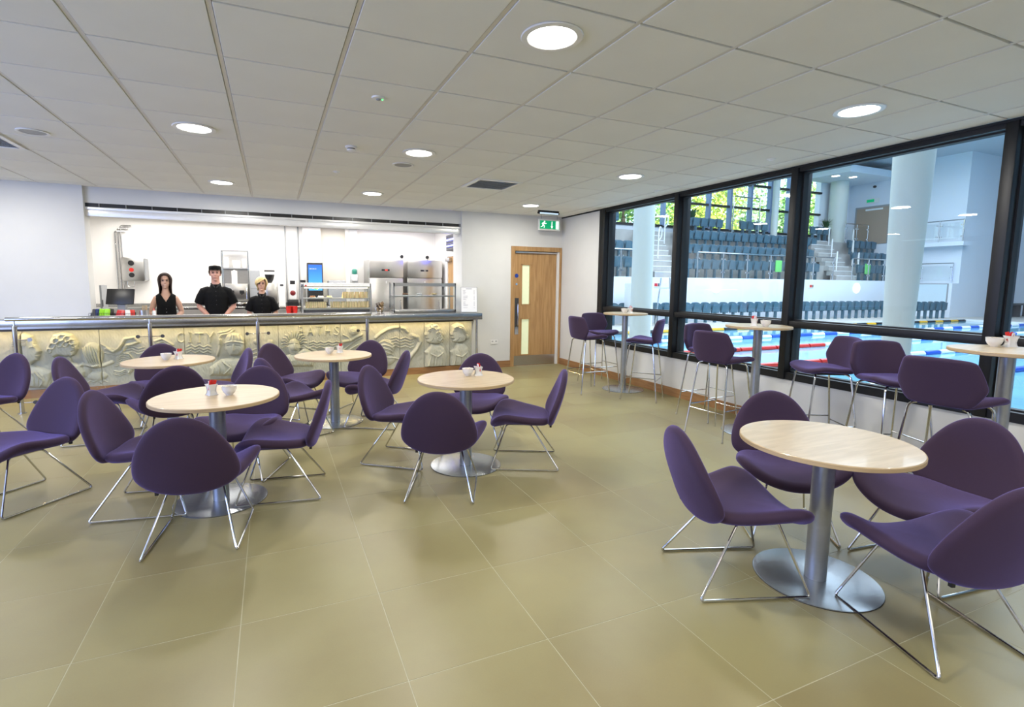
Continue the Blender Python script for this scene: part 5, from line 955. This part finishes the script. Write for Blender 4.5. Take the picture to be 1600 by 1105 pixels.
# tall fridges
def fridge(lab, x0, x1, red):
    t = thing('upright_fridge', lab, 'fridge', ((x0+x1)/2, 10.50, 0), group='tall steel fridges'); w_ = (x1-x0)/2
    B('body', M['steel'], t, -w_, w_, .03, .66, .10, 1.96, bv=.006); B('door', M['steel'], t, -w_+.005, w_-.005, -.03, .025, .14, 1.58, bv=.008); B('control_panel', M['steel'], t, -w_, w_, -.03, .025, 1.60, 1.96, bv=.006)
    B('display', M['black'], t, -.10, .06, -.036, -.03, 1.73, 1.765); B('readout', mat('red_led', (.5, .02, .02), .4, emit=(1, .05, .03), estr=2.5) if red else M['grey'], t, -.03, .015, -.038, -.036, 1.737, 1.758)
    B('handle', M['chrome'], t, w_-.07, w_-.05, -.055, -.03, .75, 1.15, bv=.005); B('latch', M['white'], t, -.02, 0, -.034, -.03, 1.48, 1.53)
    for sx in (-1, 1): G().tube([(sx*(w_-.06), .1, 0), (sx*(w_-.06), .1, .10)], .02, 10).obj('foot', M['black'], t, True)
fridge('left tall steel fridge with a red readout', 1.80, 2.48, True); fridge('right tall steel fridge next to the kitchen door', 2.575, 3.31, False)
for x, lab in ((2.62, 'black round wall socket above the left fridge'), (3.19, 'black round wall socket above the right fridge')):
    t = thing('round_socket', lab, 'socket', (x, KY-.0, 2.06), group='black round sockets'); G().cyl((0, 0), .035, 0, .03, 20, mtx=Matrix.Rotation(R(90), 4, 'X')).obj('plug', M['black'], t); G().tube([(0, -.02, -.03), (0, -.02, -.14)], .004, 6).obj('cord', M['grey'], t)
t = thing('insect_killer', 'blue glowing ultraviolet insect killer high on the kitchen side wall', 'insect killer', (3.38, 9.72, 2.14))
B('housing', M['dgrey'], t, -.11, 0, -.36, .36, 0, .31, bv=.008)
uv = mat('uv_tube', (.2, .2, .9), .4, emit=(.12, .14, 1), estr=9)
for z in (.09, .21): G().tube([(-.12, -.32, z), (-.12, .32, z)], .014, 10).obj('uv_tube', uv, t, True)
G().box(-.09, -.02, -.366, -.36, .03, .28).obj('end_window', mat('uv_window', (.1, .1, .6), .3, emit=(.15, .15, 1), estr=1.6), t)
for k in range(6): G().tube([(-.137, -.34, .03+.05*k), (-.137, .34, .03+.05*k)], .0025, 6).obj('guard_wire', M['grey'], t)
light('uv_glow', 'AREA', (3.20, 9.72, 2.28), 2.5, (.15, .15, 1), (0, R(90), 0), .25, .6)

# ================================================================== POOL HALL BEYOND THE GLASS
HW = M['hallwhite']; XE = 31.5; YN = 20.2; HZ = 8.1; YS = -9.0
# decks and pool
g = G(); g.box(XW+.2, 8.4, YS, YN+.3, -.4, 0); g.box(8.4, XE+9, 13.95, YN+.3, -.4, 0); g.box(30.5, XE+9, YS, 13.95, -.4, 0)
o = g.obj('floor_pool_deck', M['deck']); o['kind'] = 'structure'
o = G().box(8.4, 30.5, YS, 13.95, -1.6, -1.5).obj('floor_pool_basin', mat('basin_tile', (.28, .62, .78), .4, var=.05)); o['kind'] = 'structure'
g = G(); g.box(8.35, 8.4, YS, 13.95, -1.6, -.01); g.box(8.4, 30.5, 13.9, 13.96, -1.6, -.01); g.box(30.45, 30.5, YS, 13.9, -1.6, -.01)
o = g.obj('trim_20', M['white']); o['kind'] = 'structure'
t = tag(G().box(8.41, 30.44, YS, 13.89, -1.49, -.10).obj('pool_water', M['water']), 'bright blue swimming pool water beyond the windows', 'water')
# lane ropes
rope_b = mat('rope_blue', (.02, .09, .50), .35, var=.05); rope_y = mat('rope_yellow', (.75, .40, .01), .35, var=.05)
for Yr, lab, mode in ((13.55, 'yellow and black lane rope nearest the far pool edge', 'yb'), (11.15, 'blue and white lane rope, second from the far edge', 'bw'), (9.05, 'lane rope with red end section then blue and white, third from the far edge', 'rbw'),
                      (7.05, 'blue and white lane rope, fourth from the far edge', 'rbw'), (4.98, 'blue and white lane rope nearest the windows', 'bw'), (2.9, 'lane rope closest to the cafe, seen low at the right edge', 'bw')):
    t = thing('lane_rope', lab, 'lane rope', (0, Yr, -.07), group='floating lane ropes')
    x = 8.6; k = 0; gs = {}
    while x < 30.3:
        L = .62; 
        if mode == 'yb': m = rope_y if k % 2 else M['black']
        elif mode == 'rbw' and (x < 13.2 or x > 26): m = M['red']
        else: m = rope_b if k % 2 else M['white']
        gs.setdefault(m.name, (m, G()))[1].tube([(x, 0, 0), (x+L*.92, 0, 0)], .065 if Yr > 4 else .055, 8); x += L; k += 1
    for nme, (m, gg) in gs.items(): q = gg.obj('float_section', m, t, True); q['kind'] = 'stuff'
    G().tube([(8.45, 0, 0), (30.4, 0, 0)], .01, 6).obj('cable', M['grey'], t, True)
# stand: front wall and terraces
terr = [(16.2, 1.80), (17.25, 2.52), (18.05, 3.22), (18.85, 3.92), (19.65, 3.92)]
o = G().box(XW+.25, XE, 16.2, 16.36, 0, 1.80).obj('wall_stand', HW); o['kind'] = 'structure'
for i_, (ya, yb, z_) in enumerate(((16.36, 17.3, 1.80), (17.3, 18.1, 2.52), (18.1, 18.9, 3.22), (18.9, YN, 3.92))):
    o = G().box(XW+.25, XE, ya, yb, 0, z_).obj('floor_terrace_%d' % (i_+1), M['concrete']); o['kind'] = 'structure'
# north glazing with mullions, beyond it trees
nw = struct('window_20')
g = G(); 
x = 6.0; GXE = 28.9
B('sill_wall', HW, nw, XW+.2, XE, YN, YN+.3, 0, 4.35)
B('solid_wall', HW, nw, GXE, XE+.3, YN, YN+.3, 4.35, HZ)
fm = mat('pool_mullion', (.20, .27, .42), .4, .3, var=.03)
while x < GXE+.2:
    B('mullion', fm, nw, x-.07, x+.07, YN-.12, YN+.12, 4.35, HZ)
    if x+1.45 < GXE+.2: B('pane', M['glass'], nw, x+.07, x+1.38, YN+.0, YN+.012, 4.4, HZ-.05)
    x += 1.45
for z in (4.35, 5.55, 6.75): B('rail', M['frame'], nw, 6, GXE, YN-.10, YN+.08, z-.05, z+.05)
# hall ceiling, end walls
o = G().box(XW+.2, XE+9, YS, YN+.4, HZ, HZ+.3).obj('ceiling_pool_hall', M['hallceil']); o['kind'] = 'structure'
o = G().box(XE, XE+.3, 14.5, YN+.3, 0, HZ).obj('wall_hall_east', HW); o['kind'] = 'structure'
o = G().box(XE+.3, XE+9, 14.5, 14.8, 0, HZ).obj('wall_hall_return', HW); o['kind'] = 'structure'
o = G().box(XE+9, XE+9.3, YS, 14.9, 0, HZ).obj('wall_hall_far', HW); o['kind'] = 'structure'
o = G().box(XW+.2, XE+9.3, YS-.3, YS, 0, HZ).obj('wall_hall_south', HW); o['kind'] = 'structure'
w = G(); w.box(XW+.0, XW+.25, YB+.5, YN+.3, 0, HZ); w.box(XW, XW+.22, YS, YB+.5, CZ+.22, HZ); w.box(XW, XW+.2, YS, YR, 0, CZ+.3)
o = w.obj('wall_hall_west', HW); o['kind'] = 'structure'
o = G().box(27.3, XE, 17.6, YN, 7.35, 7.7).obj('trim_21', HW); o['kind'] = 'structure'
for x in (29.6,): o = G().cyl((x, 19.6), .45, 3.92, HZ, 28).obj('column_round', M['column'], None, True); o['kind'] = 'structure'; o.name = 'trim_22'
# big round columns beside the windows
for x, y, r_, lab in ((7.36, 3.98, .138, 'large round white column close behind the middle window'), (7.47, 9.15, .225, 'round white column beyond the far left window'), (24.2, 19.3, .16, 'slim white column against the tall hall glazing')):
    z0 = 3.92 if y > 18 else 0
    t = thing('column', lab, 'column', (x, y, 0)); G().lathe([(r_, z0), (r_*(2.4 if r_ < .15 else 1), HZ)], 48, cap=False).obj('shaft', M['column'], t, True); G().lathe([(r_+.02, z0), (r_+.02, z0+.08), (r_, z0+.09)], 40, cap=False).obj('base_ring', M['grey'], t, True)
# stadium seats, one object each
def seatmesh():
    g = G(); n = 6
    def plate(f, w0, w1, th, a0, a1):
        vs = []; 
        for j in range(5):
            v = j/4; w_ = w0+(w1-w0)*v
            for i in range(n+1):
                u = -1+2*i/n; vs.append(f(u*w_, a0+(a1-a0)*v, abs(u)))
        N = len(vs); back = [(x, y+th, z) for x, y, z in vs]; fs = []
        for j in range(4):
            for i in range(n): q = j*(n+1)+i; fs.append((q, q+1, q+n+2, q+n+1)); fs.append((N+q+n+1, N+q+n+2, N+q+1, N+q))
        rim = [i for i in range(n+1)]+[j*(n+1)+n for j in range(1, 5)]+[4*(n+1)+i for i in range(n-1, -1, -1)]+[j*(n+1) for j in range(3, 0, -1)]
        for a, b in zip(rim, rim[1:]+rim[:1]): fs.append((a, N+a, N+b, b))
        g.add(vs+back, fs)
    plate(lambda x, v, u: (x, .10+.05*v-.05*u*u, .38+v*.44-.05*u**4*v), .20, .225, .03, 0, 1)      # back
    plate(lambda x, v, u: (x*(1-.12*v), -.02-.03*v+.03*u, .40+v*.36), .20, .20, .035, 0, 1)         # folded seat
    g.box(-.03, .03, 0, .12, 0, .42)
    return g
sg_ = seatmesh().obj('stadium_seat', M['seatblue'], None, True); first = True; nseat = 0
def put(x, y, z, lab, grp):
    global first, nseat
    o = sg_ if first else sg_.copy()
    if not first: COL.objects.link(o)
    o.location = (x, y, z); first = False; nseat += 1; tag(o, lab, 'seat', grp)
P_ = .50
def row(xa, xb, y, z, lab, grp):
    n = int((xb-xa)/P_)+1
    for i in range(n): put(xa+i*P_, y, z, lab+', '+nth(i, n), grp)
row(11.0, 28.1, 15.55, .0, 'blue folding poolside seat under the stand wall', 'poolside seats under the stand wall')
row(27.6, 30.2, 14.3, .0, 'poolside seat right of the big column', 'short poolside row of seats')
row(12.0, 13.9, 16.75, 1.80, 'front stand row seat left of the left stair', 'front row left of the stair')
row(15.6, 24.4, 16.75, 1.80, 'front stand row seat between the stairs', 'front row between the stairs')
row(27.4, 30.9, 16.75, 1.80, 'front stand row seat right of the right stair', 'front row right of the stair')
row(12.7, 14.6, 17.65, 2.52, 'second stand row seat left of the left stair', 'second row left of the stair')
row(16.4, 25.3, 17.65, 2.52, 'second stand row seat between the stairs', 'second row between the stairs')
row(28.3, 31.0, 17.65, 2.52, 'second stand row seat right of the right stair', 'second row right of the stair')
row(17.2, 26.4, 18.45, 3.22, 'third stand row seat between the stairs', 'third row between the stairs')
row(29.2, 31.2, 18.45, 3.22, 'third stand row seat right of the right stair', 'third row right of the stair')
row(18.2, 20.2, 19.1, 3.92, 'top row blue seat below the potted plant', 'top row seats, left block')
row(21.8, 23.6, 19.1, 3.92, 'top row blue seat beside the slim column', 'top row seats, middle block')
row(27.0, 28.4, 19.1, 3.92, 'top row blue seat near the brown door', 'top row seats, right block')
row(13.0, 14.4, 19.1, 3.92, 'top row blue seat above the left stair', 'top row seats beside the left stair')
# high visibility cloths on two seats
for x, y, z, lab in ((21.4, 16.78, 1.88, 'lime green cloth hanging on a front row seat left of the window post'), (27.9, 16.80, 1.88, 'lime green cloth on a front row seat right of the right stair')):
    t = tag(G().box(-.20, .20, -.10, -.06, .25, .78, bv=.015).obj('green_cloth', mat('lime_cloth', (.18, .72, .16), .7, var=.1), None, True), lab, 'cloth'); t.location = (x, y, z)
# stairs in the stand
for nm, xa, xb, shift, lab in (('stair', 14.1, 15.3, .75, 'pale stair climbing the stand behind the left column'), ('stair', 25.2, 26.7, .85, 'pale stair climbing the stand in the middle window')):
    t = thing('stand_stair', lab, 'stair', (0, 0, 0))
    for k in range(9):
        z = 1.80+.235*(k+1); y = 16.5+.27*k; dx = .10*k
        B('step', M['concrete'], t, xa+dx, xb+dx, y, y+.30, z-.235, z-.02); q = B('nosing', M['white'], t, xa+dx, xb+dx, y-.015, y+.05, z-.03, z)
# curved white handrails at the stairs
for x, y, z in ((14.9, 17.3, 2.6), (16.0, 18.2, 3.3), (25.9, 17.0, 1.9), (27.6, 17.0, 1.9), (26.5, 17.7, 2.6), (28.2, 17.7, 2.6), (27.4, 18.5, 3.3), (29.4, 18.5, 3.3)):
    lab = 'white looped stair rail %s' % ('on the left stair, lower', 'on the left stair, upper', 'on the right stair, lowest left', 'on the right stair, lowest right', 'on the right stair, middle left', 'on the right stair, middle right', 'on the right stair, top left', 'on the right stair, top right')[[14.9, 16.0, 25.9, 27.6, 26.5, 28.2, 27.4, 29.4].index(x)]
    o = tag(G().tube(fillet([(0, 0, 0), (0, 0, 1.05), (.15, .1, 1.35), (.42, .3, 1.25), (.42, .3, .95), (.12, .1, .75)], .12, 5), .028, 8).obj('stair_rail', M['white'], None, True), lab, 'rail', 'looped white stair rails'); o.location = (x, y, z)
# glass balustrade on the stand wall
def balustrade(lab, pts, z, n, h=1.05):
    t = thing('glass_balustrade', lab, 'balustrade', (0, 0, z))
    (xa, ya), (xb, yb) = pts; d = Vector((xb-xa, yb-ya)); 
    G().tube([(xa, ya, h), (xb, yb, h)], .028, 10).obj('top_rail', M['chrome'], t, True)
    for k in range(n+1):
        a = Vector((xa, ya))+d*k/n; G().tube([(a.x, a.y, 0), (a.x, a.y, h)], .026, 8).obj('post', M['chrome'], t, True)
        if k < n:
            b = Vector((xa, ya))+d*(k+1)/n; e = d.normalized(); p = a+e*.08; q = b-e*.08; nn = Vector((-e.y, e.x))*.006
            G().prism([tuple(p+nn), tuple(p-nn), tuple(q-nn), tuple(q+nn)], .12, h-.12).obj('glass_panel', M['glass2'], t)
            for zz in (.25, .8):
                for w_ in (p, q): G().lathe([(.001, -.03), (.04, -.03), (.04, .03), (.001, .03)], 8, mtx=Matrix.Translation((w_.x, w_.y, zz))).obj('clamp', M['chrome'], t)
balustrade('glass balustrade with steel posts along the left end of the stand', ((9.6, 16.28), (13.6, 16.28)), 1.80, 3)
balustrade('glass balustrade with steel posts along the middle of the stand', ((16.1, 16.28), (24.6, 16.28)), 1.80, 6)
balustrade('glass balustrade with steel posts along the right end of the stand', ((26.0, 16.28), (31.0, 16.28)), 1.80, 4)
balustrade('small upper glass balcony rail on the far end wall', ((31.0, 16.3), (31.0, 14.3)), 3.75, 2)
balustrade('small lower glass balcony rail below the upper one', ((31.1, 16.0), (31.1, 14.6)), 1.7, 1, 1.0)
o = G().box(30.95, 31.5, 14.5, 16.1, 0, 1.7).obj('trim_24', HW); o['kind'] = 'structure'
o = G().box(30.9, 31.5, 14.2, 16.4, 3.55, 3.75).obj('trim_23', HW); o['kind'] = 'structure'
balustrade('plain glass rail on the top walkway by the far wooden door', ((29.3, 18.9), (31.3, 18.9)), 3.92, 2)
balustrade('plain glass rail on the top walkway below the tall glazing', ((20.8, 18.9), (22.6, 18.9)), 3.92, 1, 1.9)
# wall lamps, signs, ladder, box
for x, y, lab in ((15.9, 16.18, 'round white wall lamp on the stand wall, left one'), (25.1, 16.18, 'round white wall lamp on the stand wall, right one'), (38.5, 14.48, 'round white wall lamp on the far right wall')):
    t = thing('wall_lamp', lab, 'lamp', (x+1.2, y, 1.42) if x < 30 else (x, y, 1.5), group='round white wall lamps'); g = G(); ball(g, (0, 0, 0), (.25, .07, .25), 10); g.obj('globe', mat('globe', (.9, .9, .9), .3, emit=(1, 1, 1), estr=1.5), t, True); G().cyl((0, 0), .16, 0, .02, 20, mtx=Matrix.Rotation(R(90), 4, 'X')).obj('back_plate', M['white'], t)
for x, lab in ((13.95, 'small red safety sign on the stand wall beside the left column'), (15.3, 'small red safety sign near the lifeguard ladder'), (23.0, 'small red safety sign just right of the window post')):
    t = thing('safety_sign', lab, 'sign', (x, 16.19, 1.50), group='small red safety signs'); B('plate', M['white'], t, -.16, .16, -.01, 0, -.09, .09); B('red_panel', M['red'], t, -.12, .04, -.014, -.01, -.06, .06); B('dark_panel', M['dgrey'], t, .06, .13, -.014, -.01, -.06, .06)
t = thing('lifeguard_chair', 'tall steel lifeguard ladder chair on the far deck', 'ladder', (13.3, 14.6, 0))
for sx in (-.32, .32):
    for sy in (-.2, .25): G().tube([(sx, sy*1.8, 0), (sx, sy, 1.75)], .026, 8).obj('leg', M['chrome'], t, True)
for z in (.35, .75, 1.15, 1.55): G().tube([(-.32, -.36+.09*z, z), (.32, -.36+.09*z, z)], .02, 8).obj('rung', M['chrome'], t, True)
B('seat', M['white'], t, -.34, .34, -.22, .28, 1.36, 1.42, bv=.01); G().tube([(-.32, -.2, 1.75), (.32, -.2, 1.75)], .022, 8).obj('top_bar', M['chrome'], t, True)
t = thing('rescue_cabinet', 'white upright cabinet on the far deck left of the lifeguard ladder', 'cabinet', (12.3, 15.2, 0)); B('body', M['white'], t, -.42, .42, -.3, .3, 0, 1.55, bv=.02); B('door', M['porcelain'], t, -.38, .38, -.315, -.30, .06, 1.48); B('notice', M['red'], t, -.2, .1, -.32, -.315, 1.2, 1.3)
# far door on the top walkway
d3 = struct('door_3'); B('door_leaf', mat('brown_door', (.40, .30, .22), .5, var=.05), d3, XE-.05, XE, 18.0, 19.7, 3.92, 5.95); B('door_frame', M['grey'], d3, XE-.03, XE, 17.9, 19.8, 3.92, 6.05); B('door_closer', M['white'], d3, XE-.1, XE-.05, 18.3, 19.2, 5.8, 5.9)
t = thing('exit_sign', 'small pale exit sign above the far brown door', 'sign', (XE-.04, 18.9, 6.35)); B('plate', M['white'], t, -.02, .02, -.35, .35, -.12, .12); B('green_panel', sg, t, -.03, -.02, -.1, .3, -.08, .08)
t = thing('wall_camera', 'small dark camera high on the far end wall', 'camera', (XE-.12, 18.8, 7.1)); g = G(); ball(g, (0, 0, 0), (.09, .09, .07), 8); g.obj('dome', M['black'], t, True); B('bracket', M['white'], t, .02, .12, -.04, .04, .0, .05)
# dark opening and board at the far right deck
t = thing('notice_board', 'pale blue notice board on the far end wall above the short seat row', 'board', (30.91, 15.3, 1.05)); B('board', mat('pale_board', (.62, .74, .80), .4, var=.03), t, -.03, .03, -.62, .62, -.5, .6); B('frame', M['grey'], t, -.02, .05, -.66, .66, -.54, .64)
t = thing('deck_bench', 'low dark bench on the far deck at the right', 'bench', (35.5, 13.8, 0)); B('seat', M['dgrey'], t, -1.4, 1.4, -.25, .25, .62, .70); 
for sx in (-1.3, 0, 1.3): B('leg', M['dgrey'], t, sx-.04, sx+.04, -.2, .2, 0, .62)
# hall downlights
for x, y, lab in ((26.9, 18.6, 'hall downlight in the white bulkhead, left'), (28.0, 18.4, 'hall downlight in the white bulkhead, right')):
    t = thing('hall_downlight', lab, 'ceiling light', (x+.8, y, 7.35), group='hall downlights'); G().lathe([(.001, -.02), (.19, -.02), (.19, .0), (.001, .0)], 20).obj('diffuser', M['lamp'], t, True); G().lathe([(.19, 0), (.24, 0), (.24, -.04), (.19, -.03)], 20, cap=False).obj('rim', M['white'], t, True)
# potted plants on the top walkway
leafm = mat('dark_leaf', (.03, .10, .03), .5, var=.3, scale=20)
for x, lab in ((18.9, 'spiky potted plant above the top row of seats, left block'), (28.7, 'spiky potted plant at the right end of the top walkway')):
    t = thing('potted_plant', lab, 'plant', (x, 19.6, 3.92)); G().lathe([(.001, 0), (.20, 0), (.27, .75), (.24, .75), (.001, .7)], 24).obj('pot', M['dgrey'], t, True); g = G(); r2 = random.Random(int(x))
    for k in range(44):
        a = r2.uniform(0, 6.28); L = r2.uniform(.45, .9); b_ = r2.uniform(.2, 1.0); c_, s_ = math.cos(a), math.sin(a); w_ = .03
        p = [(0, 0, .72), (c_*L*.4*b_, s_*L*.4*b_, .72+L*.55), (c_*L*b_, s_*L*b_, .72+L*(1-.5*b_))]
        g.add([(p[0][0]-s_*w_, p[0][1]+c_*w_, p[0][2]), (p[0][0]+s_*w_, p[0][1]-c_*w_, p[0][2]), (p[1][0]+s_*w_, p[1][1]-c_*w_, p[1][2]), p[2], (p[1][0]-s_*w_, p[1][1]+c_*w_, p[1][2])], [(0, 1, 2, 4), (4, 2, 3)])
    q = g.obj('leaves', leafm, t); q['kind'] = 'stuff'
# trees outside the north glazing
barkm = mat('bark', (.10, .075, .05), .9, var=.3, scale=8)
tl = [mat('tree_leaf_%s' % n, c, .6, var=.25, scale=2.5) for n, c in (('yellow', (.52, .62, .10)), ('mid', (.20, .40, .09)), ('pale', (.38, .55, .24)))]
r2 = np.random.RandomState(11)
for k, (x, y, h, rr_, mi, lab) in enumerate(((17, 27, 9.5, 3.2, 0, 'yellow green tree beyond the hall glazing, furthest left'), (22, 29, 11, 3.6, 1, 'mid green tree beyond the glazing behind the left column'), (27.5, 27.5, 10, 3.4, 0, 'yellow green tree in the middle of the tall glazing'),
        (33, 30, 12, 4.0, 2, 'pale green tree behind the slim white column'), (39, 30, 11, 4.0, 1, 'mid green tree at the right end of the tall glazing'), (45, 33, 12, 4.4, 2, 'pale green tree beyond the glazing, furthest right'), (30, 37, 15, 5, 1, 'tall dark tree behind the nearer ones'), (20, 36, 14, 5, 1, 'tall tree behind the yellow one on the left'))):
    t = thing('tree', lab, 'tree', (x, y, -.5), group='trees beyond the hall glazing')
    G().tube([(0, 0, 0), (.1, 0, h*.35), (0, .2, h*.7)], .2, 8, rs=[.28, .2, .09]).obj('trunk', barkm, t, True)
    n = 5200; cl = r2.normal(size=(26, 3)); cl /= np.linalg.norm(cl, axis=1)[:, None]; cl *= (r2.rand(26, 1)**.5)*np.array([rr_, rr_, h*.42])*.85
    c = cl[r2.randint(0, 26, n)]+r2.normal(size=(n, 3))*rr_*.20; c[:, 2] += h*.58
    u = r2.normal(size=(n, 3)); u /= np.linalg.norm(u, axis=1)[:, None]; v = np.cross(u, r2.normal(size=(n, 3))); v /= np.linalg.norm(v, axis=1)[:, None]
    s_ = (.10+.10*r2.rand(n, 1)); q = np.stack([c-u*s_, c+v*s_*.5, c+u*s_, c-v*s_*.5], 1).reshape(-1, 3)
    me = bpy.data.meshes.new('foliage'); me.from_pydata(q.tolist(), [], np.arange(4*n).reshape(n, 4).tolist()); me.materials.append(tl[mi]); o = bpy.data.objects.new('foliage', me); link(o, t); o['kind'] = 'stuff'
o = G().box(-60, 120, YN+.6, 140, -.7, -.5).obj('ground_outside', mat('grass_ground', (.12, .20, .05), .9, var=.3, scale=.5)); o['kind'] = 'structure'
